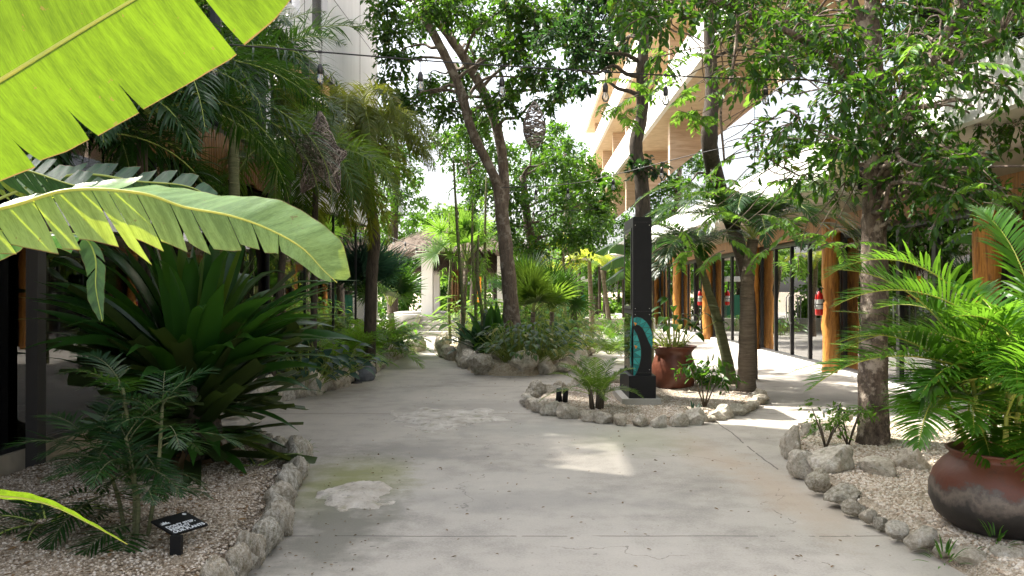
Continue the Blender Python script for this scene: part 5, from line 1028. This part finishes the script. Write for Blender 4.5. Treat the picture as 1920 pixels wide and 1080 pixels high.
# yellow green sunlit small trees and palms mid distance
Y7=27
s=[(P(1060,600,Y7)*np.array([1,1,0]),.07),(P(1058,520,Y7),.05),(P(1055,470,Y7),.03)]
tree('sunlit_shrub_tree','small yellow green sunlit tree in the middle of the garden',[s],[(P(a,b,Y7+R.uniform(-.8,.8)),c/F*Y7,c/22) for a,b,c in [(1030,465,26),(1050,500,28),(1025,515,24),(1060,450,20),(1045,540,20),(1080,490,20),(1015,490,18)]],M['leaf_yellow'],M['bark'],.10,Y7,nper=190,trunk_n=8,twigs=False)
c=P(1105,490,29); palm('yellow_palm','small yellowing palm in front of the green kiosk',(c[0],29,0),[np.array([c[0]+.1,29,0]),c],c,ring(10,45,1.3,2.0),M['leaf_yellow'],M['palm_trunk'],trunk_r=(.09,.07),n=34,ll=.34,lw=.035,lbend=.8,parts=False)
c=P(1128,500,31); palm('yellow_palm','taller green palm with slim trunk behind the yellowing palm',(c[0],31,0),[np.array([c[0]+.35,31,0]),c],c,ring(10,40,1.5,2.0),M['palm_mid'],M['palm_trunk'],trunk_r=(.09,.07),n=34,ll=.36,lw=.035,lbend=.8,parts=False)
# red flower plant stem
x,y,_=P(1074,560,24); t=thing('red_flowering_plant','dark stem with a single red bloom beside the green kiosk','plant',(x,y,0)); mb=MB(); tube(mb,[(x+.1,y,0),(x+.02,y,.9),(x,y,1.32)],[.12,.10,.05],8,True,.05); mb.build('stem',M['bark_dark'],t); mb=MB(); lathe(mb,(x-.08,y,1.28),[(0,0),(.08,.03),(.11,.09),(.08,.17),(0,.2)],10); mb.build('flower',M['red'],t)
# thin bamboo like stems
for i,(pa,pb,h0,Yb,lab) in enumerate([(871,850,300,18.6,'thin bamboo stem leaning left of the forked tree'),(892,886,380,19.6,'second thin stem between the bamboo and the forked tree'),(909,912,330,20.4,'third thin straight stem nearest the forked trunk'),(845,842,400,21.5,'faint thin stem farthest left of the forked tree'),(903,897,440,18.2,'short thin dark stem in the forked tree bed')]):
    a=np.array([(pa-960)/F*Yb,Yb,.1]); b=P(pb,h0,Yb); t=thing('bamboo_stem',lab,'bamboo',tuple(a),'thin stems beside the forked tree'); mb=MB(); tube(mb,*smooth_path([a,(a*2+b)/3+R.normal(0,.03,3),(a+b*2)/3+R.normal(0,.03,3),b],[.045,.04,.035,.02],5),7); mb.build('stem',M['palm_green'],t)
    ml=MB(); 
    for k in range(7): cluster(ml,None,a+(b-a)*R.uniform(.35,1)+R.normal(0,.18,3),.30,34,.12,asp=.22,sag=.8)
    ml.build('foliage',M['leaf_bright'],t)
c=P(850,470,21); fanpalm('fan_palm','glowing yellow green fan palm in front of the thatched roof',np.array([c[0]+.2,21,.1]),P(874,490,21),13,.75,.7,M['leaf_bright'],.06,el=45,elj=50,n=28,w_=.04,bend=.6)
c=P(850,430,22.5); fanpalm('fan_palm','upper yellow fan palm behind the thin bamboo stem',np.array([c[0]+.2,22.5,.1]),P(866,450,22.5),10,.6,.6,M['leaf_bright'],.06,el=35,elj=50,n=28,w_=.04,bend=.7)
broad('banana_like_plant','yellow green broad leaved plant left of the forked trunk',GL(868,20.6,.2),20,1.3,.75,.22,M['leaf_bright'],.25,el=68,bend=.6)
strappy('strap_leaf_plant','dark glossy strap leaved plant at the left end of the forked tree bed',GL(888,18.4,.2),26,.85,.16,M['leaf_blue'],el=45)
strappy('strap_leaf_plant','glossy strap leaved plant between the thin stems and the forked trunk',GL(912,17.9,.2),30,1.2,.15,M['leaf_dark'],el=50)
strappy('strap_leaf_plant','dark arching strap plant behind the forked trunk base',GL(935,19.2,.2),26,1.3,.15,M['leaf_dark'],el=55)
broad('leafy_shrub','dense leafy green shrub spilling over the rocks before the forked trunk',GL(985,16.2,.2),320,.72,.22,.085,M['leaf_tree'],.5,bend=1.2)
broad('leafy_shrub','darker leafy growth at the right side of the forked tree shrub',GL(1015,16.9,.2),200,.7,.2,.085,M['leaf_blue'],.45,bend=1.1)
fanpalm('fan_palm','fan palm with pleated leaves just right of the forked trunk',GL(1005,19.5,.2),P(1000,585,19.5),16,.55,.75,M['palm_mid'],.06,el=62,elj=34)
fanpalm('fan_palm','darker drooping fan palm right of the pleated one',GL(1035,20.5,.2),P(1035,585,20.5),15,.6,.7,M['palm_dark'],.06,el=50,elj=45,bend=.7)
fanpalm('fan_palm','taller fan palm behind the pleated fan palms',GL(990,23,.2),P(985,560,23),14,.6,.75,M['palm_dark'],.06,el=50,elj=40)
strappy('strap_leaf_plant','dark rosette plant right of the fan palms',GL(1045,18.6,.15),26,.9,.08,M['leaf_dark'],el=40)
clump('areca_palm','feathery bright palm behind the forked tree bed',GL(960,21.5,.2),16,1.3,M['palm_fresh'],el=60,dr=1.4,n=28,ll=.32,lw=.03)
for i,(px,Y,m) in enumerate([(965,22,'leaf_tree'),(1000,24,'leaf_mid'),(1032,22.5,'leaf_tree'),(1062,25,'leaf_mid'),(1020,27,'leaf_bright'),(935,25,'leaf_mid'),(900,24,'leaf_bright')]):
    broad('leafy_shrub','waist high leafy shrub, %s of the filling growth behind the forked trunk'%ORD[i],GL(px,Y,.1),150,1.15,.24,.11,M[m],.5,'filling shrubs behind the forked trunk',el=60,bend=1.0)
# plants out on the plaza
clump('small_palm','spiky small yellowish palm on the open gravel beyond the bed',GL(1082,20,.0),12,.95,M['palm_olive'],el=68,dr=.8,n=24,ll=.22,lw=.018)
clump('small_palm','thin grey green small palm right of the spiky yellowish one',GL(1112,21,.0),10,.8,M['palm_mid'],el=68,dr=.8,n=24,ll=.2,lw=.018)
clump('small_palm','small palm with dark trunk left of the totem',GL(1142,18.5,.18),12,.85,M['palm_mid'],el=58,dr=1.1,n=26,ll=.22,lw=.018)
clump('areca_palm','bright young areca close behind the left side of the totem',GL(1163,22,.0),14,1.3,M['palm_fresh'],el=68,dr=1.1,n=26,ll=.28,lw=.025)
for i,(px,Y,lab) in enumerate([(1100,33,'low green shrub left before the far low wall'),(1128,34,'low bright shrub centre before the far low wall'),(1150,30,'round low shrub before the shelter posts'),(1175,33,'low green shrub right before the shelter posts'),(1085,26,'bushy tan grass clump behind the spiky small palm')]):
    broad('low_shrub',lab,GL(px,Y,.0),60,.6,.28,.10,M[['leaf_mid','leaf_bright','palm_fresh','leaf_mid','palm_olive'][i]],.5,'low shrubs at the far side of the plaza')
# banana plant behind the totem
b3=GL(1215,17.5,0); B3=thing('banana_plant','banana plant whose broad leaves reach out left of the black totem','banana plant',tuple(b3))
mb=MB(); tube(mb,[b3,b3+(0,0,1.4),b3+(-.05,0,2.3)],[.13,.11,.06],12,True,.03); mb.build('stem',M['palm_green'],B3)
for k,pts in enumerate([[P(1207,480,17.5),P(1180,462,17.3),P(1145,458,17.1),P(1115,474,17)],[P(1207,500,17.5),P(1180,480,17.6),P(1150,486,17.5),P(1125,504,17.4)],[P(1207,505,17.5),P(1195,500,17.3),P(1165,506,17),P(1135,528,16.9)],[P(1207,490,17.5),P(1230,450,17.5),P(1260,440,17.6),P(1290,470,17.7)]]):
    banana_leaf(B3,pts,[dict(dir=[(0,(0,.4,-.8)),(1,(0,.4,-.9))],w=[(0,.03),(.4,.26),(.8,.22),(1,.02)],lobes=[(.02,.35,.2,.5),(.36,.7,.3,.5),(.71,.99,.3,.5)]),dict(dir=[(0,(0,-.8,.1)),(1,(0,-.8,.1))],w=[(0,.03),(.4,.26),(.8,.22),(1,.02)],lobes=[(.02,.5,.5,.5),(.51,.99,.6,.5)])],M['banana_dark'],M['midrib'],.015,seed=50+k)

# ------------------------------------------------------------------ totem bed planting
g=G(1118,768,.08); CP=thing('small_cycad','young feathery palm with several short stems left of the totem','plant',tuple(g)); rg=np.random.default_rng(9)
mb=MB(); 
for k in range(5): a=k*1.3; tube(mb,[g+np.array([.06*math.cos(a),.05*math.sin(a),-.05]),g+np.array([.10*math.cos(a),.08*math.sin(a),.26])],[.030,.016],7)
mb.build('stem',M['bark_dark'],CP)
for k in range(18):
    a=k*2.4; ml=MB();mr=MB(); frond(ml,mr,g+np.array([.08*math.cos(a),.08*math.sin(a),.2]),a,math.radians([70,48,22][k%3]+rg.normal(0,6)),.62*rg.uniform(.8,1.15),1.15,30,.16,.014,.35,.25,rng=rg,rr=.006); fo=ml.build('frond',M['palm_mid'],CP); mr.build('rachis',M['midrib'],fo)
# pair of christmas palms
def GB(px,py,z=.06): return G(px,py,z)
base=GB(1400,735); Yp=base[1]; cr=P(1412,462,Yp)
palm('christmas_palm','upright smooth trunked palm at the right tip of the totem bed',base,[base,P(1400,680,Yp),P(1401,600,Yp),P(1402,520,Yp),cr+(0,0,.1)],cr+(0,0,.15),
   [(178,62,2.35,2.2),(186,35,2.0,1.5),(200,48,2.0,1.8),(150,60,1.7,1.6),(230,45,1.8,2.0),(262,40,1.6,2.1),(290,52,1.7,2.1),(320,40,1.9,2.0),(352,60,2.5,2.3),(5,42,2.1,1.9),(35,50,1.8,1.6),(75,60,1.7,1.6),(115,50,1.7,1.6),(345,68,2.1,2.0),(355,28,1.9,1.6),(245,62,1.7,2.2),(305,65,1.8,2.2),(340,50,2.2,2.1),(15,62,2.3,2.2),(170,50,2.2,2.0),(215,62,2.0,2.3),(280,30,1.6,1.7)],M['palm_dark'],M['palm_trunk'],trunk_r=(.145,.08),n=60,ll=.42,lw=.026,lbend=.7)
base=GB(1371,722); Yp=base[1]; cr=P(1305,470,Yp)
palm('christmas_palm','leaning green trunked palm left of the upright one',base,[base,P(1364,680,Yp),P(1345,600,Yp),P(1325,535,Yp),cr],cr,
   [(180,35,1.7,1.6),(160,50,1.5,1.7),(205,50,1.6,1.9),(235,30,1.4,1.8),(265,35,1.3,1.9),(300,40,1.2,1.9),(330,45,1.2,1.8),(20,50,1.2,1.8),(70,50,1.3,1.7),(120,45,1.3,1.6),(190,10,1.2,1.3),(220,5,1.2,1.3)],M['palm_dark'],M['palm_green'],trunk_r=(.105,.05),n=56,ll=.40,lw=.026,lbend=.75)
# plant in the terracotta urn
t=broad('potted_shrub','drooping leafy plant growing in the brown terracotta urn',(qx,qy,.66),34,.75,.26,.11,M['leaf_tree'],.16,el=62,bend=1.3)
broad('potted_herb','pale small leaved herb at the rim of the brown urn',(qx-.12,qy-.1,.66),50,.24,.09,.05,M['palm_olive'],.14,el=50)
# sapling and weeds
def sapling(label,g,h,nl,L,leafm,asp=.45,name='sapling'):
    g=np.array(g,float); t=thing(name,label,'plant',tuple(g)); mb=MB(); tops=[]
    for k in range(4): a=k*1.7; tip=g+np.array([h*.35*math.cos(a),h*.3*math.sin(a),h*R.uniform(.6,1)]); tube(mb,[g,g*(.55)+tip*.45+np.array([0,0,.05*h]),tip],[.014*h*1.6,.009,.004],5); tops.append(tip)
    mb.build('stem',M['twig'],t); ml=MB()
    for tip in tops: cluster(ml,None,tip,h*.30,nl,L,asp=asp,sag=.4,per=7)
    ml.build('foliage',leafm,t)
sapling('small sapling with green leaves in the gravel right of the totem',G(1321,766,.07),.62,60,.10,M['leaf_mid'])
strappy('small_aloe','little blue green tuft beside the sapling on the totem bed',G(1300,782,.07),14,.16,.02,M['leaf_blue'],el=60,bend=.4)
broad('round_cactus_plant','rounded dark green low plant behind the sapling',G(1322,722,.1),40,.18,.14,.11,M['leaf_dark'],.1,el=60)
s_=G(1352,716,.1); t=thing('single_leaf_shoot','single upright green leaf shoot beside the leaning palm','plant',tuple(s_)); ml=MB(); ribbons(ml,s_+(-.0,0,.15),[-.15,0,1],[1,.3,0],.28,.09,.2,5,[.2,.8,1,.8,.5,.02],fold=.2); ml.build('leaf',M['leaf_bright'],t)
sapling('light green weeds at the left tip of the right bed',G(1548,842,.1),.42,44,.05,M['leaf_bright'],name='weed')
sapling('tuft of weeds between the faucet and the scaly trunk',G(1590,838,.1),.40,60,.05,M['leaf_bright'],name='weed')
strappy('grass_tuft','small green tuft between the lower right kerb rocks',G(1770,1062,.07),22,.10,.012,M['leaf_mid'],el=50,bend=.8)
strappy('grass_tuft','small green tuft in the gravel near the bottom right',G(1866,1030,.1),18,.10,.012,M['leaf_mid'],el=50,bend=.8)
strappy('grass_tuft','green moss tuft at the end of the left kerb rocks',G(568,848,.18),24,.08,.01,M['leaf_mid'],el=40,bend=.8)
# scaly tree, right
bT=G(1637,838,.06); Y8=bT[1]
s1=[(bT+(0,0,-.05),.165),(P(1637,790,Y8),.138),(P(1636,690,Y8),.128),(P(1638,600,Y8),.12),(P(1638,500,Y8),.118),(P(1634,400,Y8),.088),(P(1636,320,Y8),.08),(P(1640,250,Y8),.075),(P(1643,160,Y8),.085),(P(1636,60,Y8),.075),(P(1640,-80,Y8),.06),(P(1660,-260,Y8),.03)]
s2=[(P(1652,800,Y8+.15)*np.array([1,1,0])+(0,0,.05),.07),(P(1653,640,Y8+.15),.055),(P(1658,520,Y8+.2),.045),(P(1655,430,Y8+.25),.04),(P(1680,300,Y8+.3),.06),(P(1730,150,Y8+.2),.05),(P(1800,20,Y8),.04)]
s3=[(P(1640,240,Y8),.05),(P(1700,180,Y8-.2),.045),(P(1780,120,Y8-.6),.035),(P(1880,60,Y8-1),.03)]
s4=[(P(1640,200,Y8),.05),(P(1570,120,Y8-.1),.04),(P(1480,60,Y8-.3),.03),(P(1380,20,Y8-.4),.025)]
s5=[(P(1378,-120,Y8-.3),.02),(P(1385,20,Y8-.3),.017),(P(1372,140,Y8-.3),.014),(P(1352,200,Y8-.3),.012),(P(1358,300,Y8-.3),.010)]
s6=[(P(1645,120,Y8),.05),(P(1560,-60,Y8),.04),(P(1378,-130,Y8-.3),.03)]
rg=np.random.default_rng(17); cl=[]
lim_x=[1140,1180,1230,1280,1330,1400,1450,1500,1550,1600,1650,1700,1760,1820,1880,1960]; lim_y=[60,110,120,150,170,215,300,330,330,290,300,360,380,360,360,340]
n=0
while len(cl)<150 and n<8000:
    n+=1; px=rg.uniform(1170,1960); py=rg.uniform(-130,400); lim=np.interp(px,lim_x,lim_y)
    if py>lim: continue
    if 1330<px<1560 and 150<py<340 and rg.uniform()<.62: continue
    if px<1345 and py>40 and rg.uniform()<.8: continue
    Yc=rg.uniform(6.2,9.6); c=P(px,py,Yc)
    cl.append((c,rg.uniform(.20,.34),rg.uniform(.7,1.2)))
for a in [(1700,380,7.8),(1735,350,7.6),(1800,370,7.6),(1850,360,7.4),(1690,330,7.9),(1560,300,7.8),(1500,330,7.9),(1460,290,7.9),(1440,240,7.9),(1720,420,7.8),(1560,340,8.6),(1780,320,7.4),(1600,215,7.8),(1660,230,7.8)]: cl.append((P(*a),.26,.9))
TR=tree('scaly_barked_tree','tree with pale scaly bark and hanging dark foliage in the right bed',[s1,s2,s3,s4,s5,s6],cl,M['leaf_tree'],M['bark_big'],.088,Y8,nper=104,trunk_n=20,sag=.55,asp=.48,wob=.06,rng=rg)
# bright compound sprays on the same tree
ml=MB(); mtw=MB(); rg=np.random.default_rng(23)
def spray(c,az,el,L,n=9,ll=.095,lw=.040):
    p=np.array(c,float); k=10; pp=[p.copy()]; 
    for i in range(k): e=el-.9*(i/k)**1.2; p=p+np.array([math.cos(e)*math.cos(az),math.cos(e)*math.sin(az),math.sin(e)])*L/k; pp.append(p.copy())
    pp=np.array(pp); tube(mtw,pp,.004,4,cap=False); tt=np.linspace(.2,1,n); B=np.array([[np.interp(t*k,range(k+1),pp[:,j]) for j in range(3)] for t in tt]); A=np.array([-math.sin(az),math.cos(az),0]); 
    for s in(-1,1): D=nrm(A*s*.9+nrm(pp[-1]-pp[0])*.6+np.array([0,0,-.35])+rg.normal(0,.12,(n,3))); leaves6(ml,B,D,nrm(rg.normal(0,.3,(n,3))+[0,0,1.]),ll*rg.uniform(.8,1.1,n),lw,.15,.2)
for (px,py,Yc,rad,cnt) in [(1325,400,8.3,.34,16),(1360,360,8.3,.36,18),(1395,420,8.3,.36,18),(1420,350,8.4,.32,14),(1345,450,8.2,.28,12),(1440,400,8.3,.25,10),(1530,440,8.2,.24,9),(1500,475,8.1,.22,8),(1560,450,8.2,.18,6),(1770,120,6.4,.28,12),(1170,185,9.2,.25,10),(1210,160,9.2,.25,9),(1280,175,8.8,.3,12),(1310,215,8.8,.2,7),(1440,130,7.8,.25,8),(1600,300,7.6,.3,10),(1890,370,6.8,.3,10),(1700,330,7.4,.25,7),(1260,130,9,.3,10)]:
    c=P(px,py,Yc)
    for k in range(int(cnt*(.26 if px<1460 and py>300 else .62))): spray(c+rg.normal(0,rad*.45,3),rg.uniform(0,6.28),rg.uniform(-.3,.7),.38)
    i=c+np.array([.5,.1,.5]); branch(mtw,P(1640,min(py,330)-40,Y8),c,.010,.004,rg)
bc=ml.build('bright_spray',M['leaf_bright'],TR); mtw.build('twig',M['twig'],bc)
# second hidden trunk piece seen through the leaves
Yq=12.0; s=[(P(1326,640,Yq)*np.array([1,1,0]),.12),(P(1326,500,Yq),.11),(P(1322,330,Yq),.12),(P(1330,260,Yq),.12),(P(1335,180,Yq),.10),(P(1330,40,Yq),.08),(P(1330,-80,Yq),.05)]
s[0]=(P(1408,700,15)*np.array([1,1,0]),.12); s[1]=(P(1400,520,14.2),.11); s[2]=(P(1345,340,12.6),.12)
cl=[(P(rg.uniform(1370,1580),rg.uniform(-120,110),Yq+rg.uniform(-1.2,1.5)),.42,1) for _ in range(26)]+[(P(1330,330,Yq),.3,.5),(P(1290,340,Yq),.22,.3)]
tree('leaning_tree','dark leaning tree half hidden by foliage before the stone building',[s],cl,M['leaf_mid'],M['bark_dark'],.11,Yq,nper=120,sag=.45,asp=.45,rng=rg)

# ------------------------------------------------------------------ areca palm in the big clay pot
base=np.array([px_,py_,.53]); AP=thing('potted_areca_palm','large fresh green areca palm growing out of the smoke blackened clay pot','palm',tuple(base))
mb=MB(); rg=np.random.default_rng(31)
canes=[]
for k in range(12): a=k*2.4; r=.02+.15*math.sqrt(k/12); b=base+np.array([r*math.cos(a),r*math.sin(a),-.02]); h=rg.uniform(.25,.75); tp=b+np.array([r*1.2*math.cos(a),r*1.2*math.sin(a),h]); tube(mb,[b,(b+tp)/2,tp],[.021,.018,.012],8); canes.append(tp)
mb.build('cane',M['palm_olive'] if False else M['midrib_y'],AP)
FR=[(180,50,1.35,1.5),(195,62,1.3,1.5),(165,38,1.25,1.4),(210,30,1.15,1.35),(182,20,1.2,1.1),(230,52,1.1,1.7),(250,35,.95,1.5),(270,62,1.1,1.8),(285,40,.95,1.6),(305,55,1.1,1.7),(330,48,1.2,1.6),(355,50,1.2,1.5),(20,60,1.3,1.4),(50,55,1.2,1.4),(85,62,1.2,1.4),(120,58,1.3,1.4),(145,66,1.3,1.3),(200,78,1.25,1.6),(260,80,1.2,1.5),(320,78,1.25,1.4),(90,80,1.35,1.1),(222,12,.95,1.1),(160,10,1.0,1.0),(188,66,1.5,1.9),(240,16,.8,1.3),(295,20,.8,1.4)]+[(150+k*27,-2,.62,1.0) for k in range(9)]
for k,(az,el,L,dr) in enumerate(FR):
    ml=MB();mr=MB(); frond(ml,mr,canes[k%12],math.radians(az+rg.normal(0,5)),math.radians(el),L*.92,dr,44,.33,.021,.55,.42,rng=rg,rr=.008,start=.2); fo=ml.build('frond',M['palm_fresh'],AP); mr.build('rachis',M['midrib_y'],fo)
# another palm behind it near the shop wall and orange urn at the frame edge
c=np.array([5.0,8.0,.05]); clump('areca_palm','yellow green feathery palm behind the potted palm near the shops',c,18,2.3,M['palm_fresh'],el=72,dr=1.2,n=40,ll=.4,lw=.026)
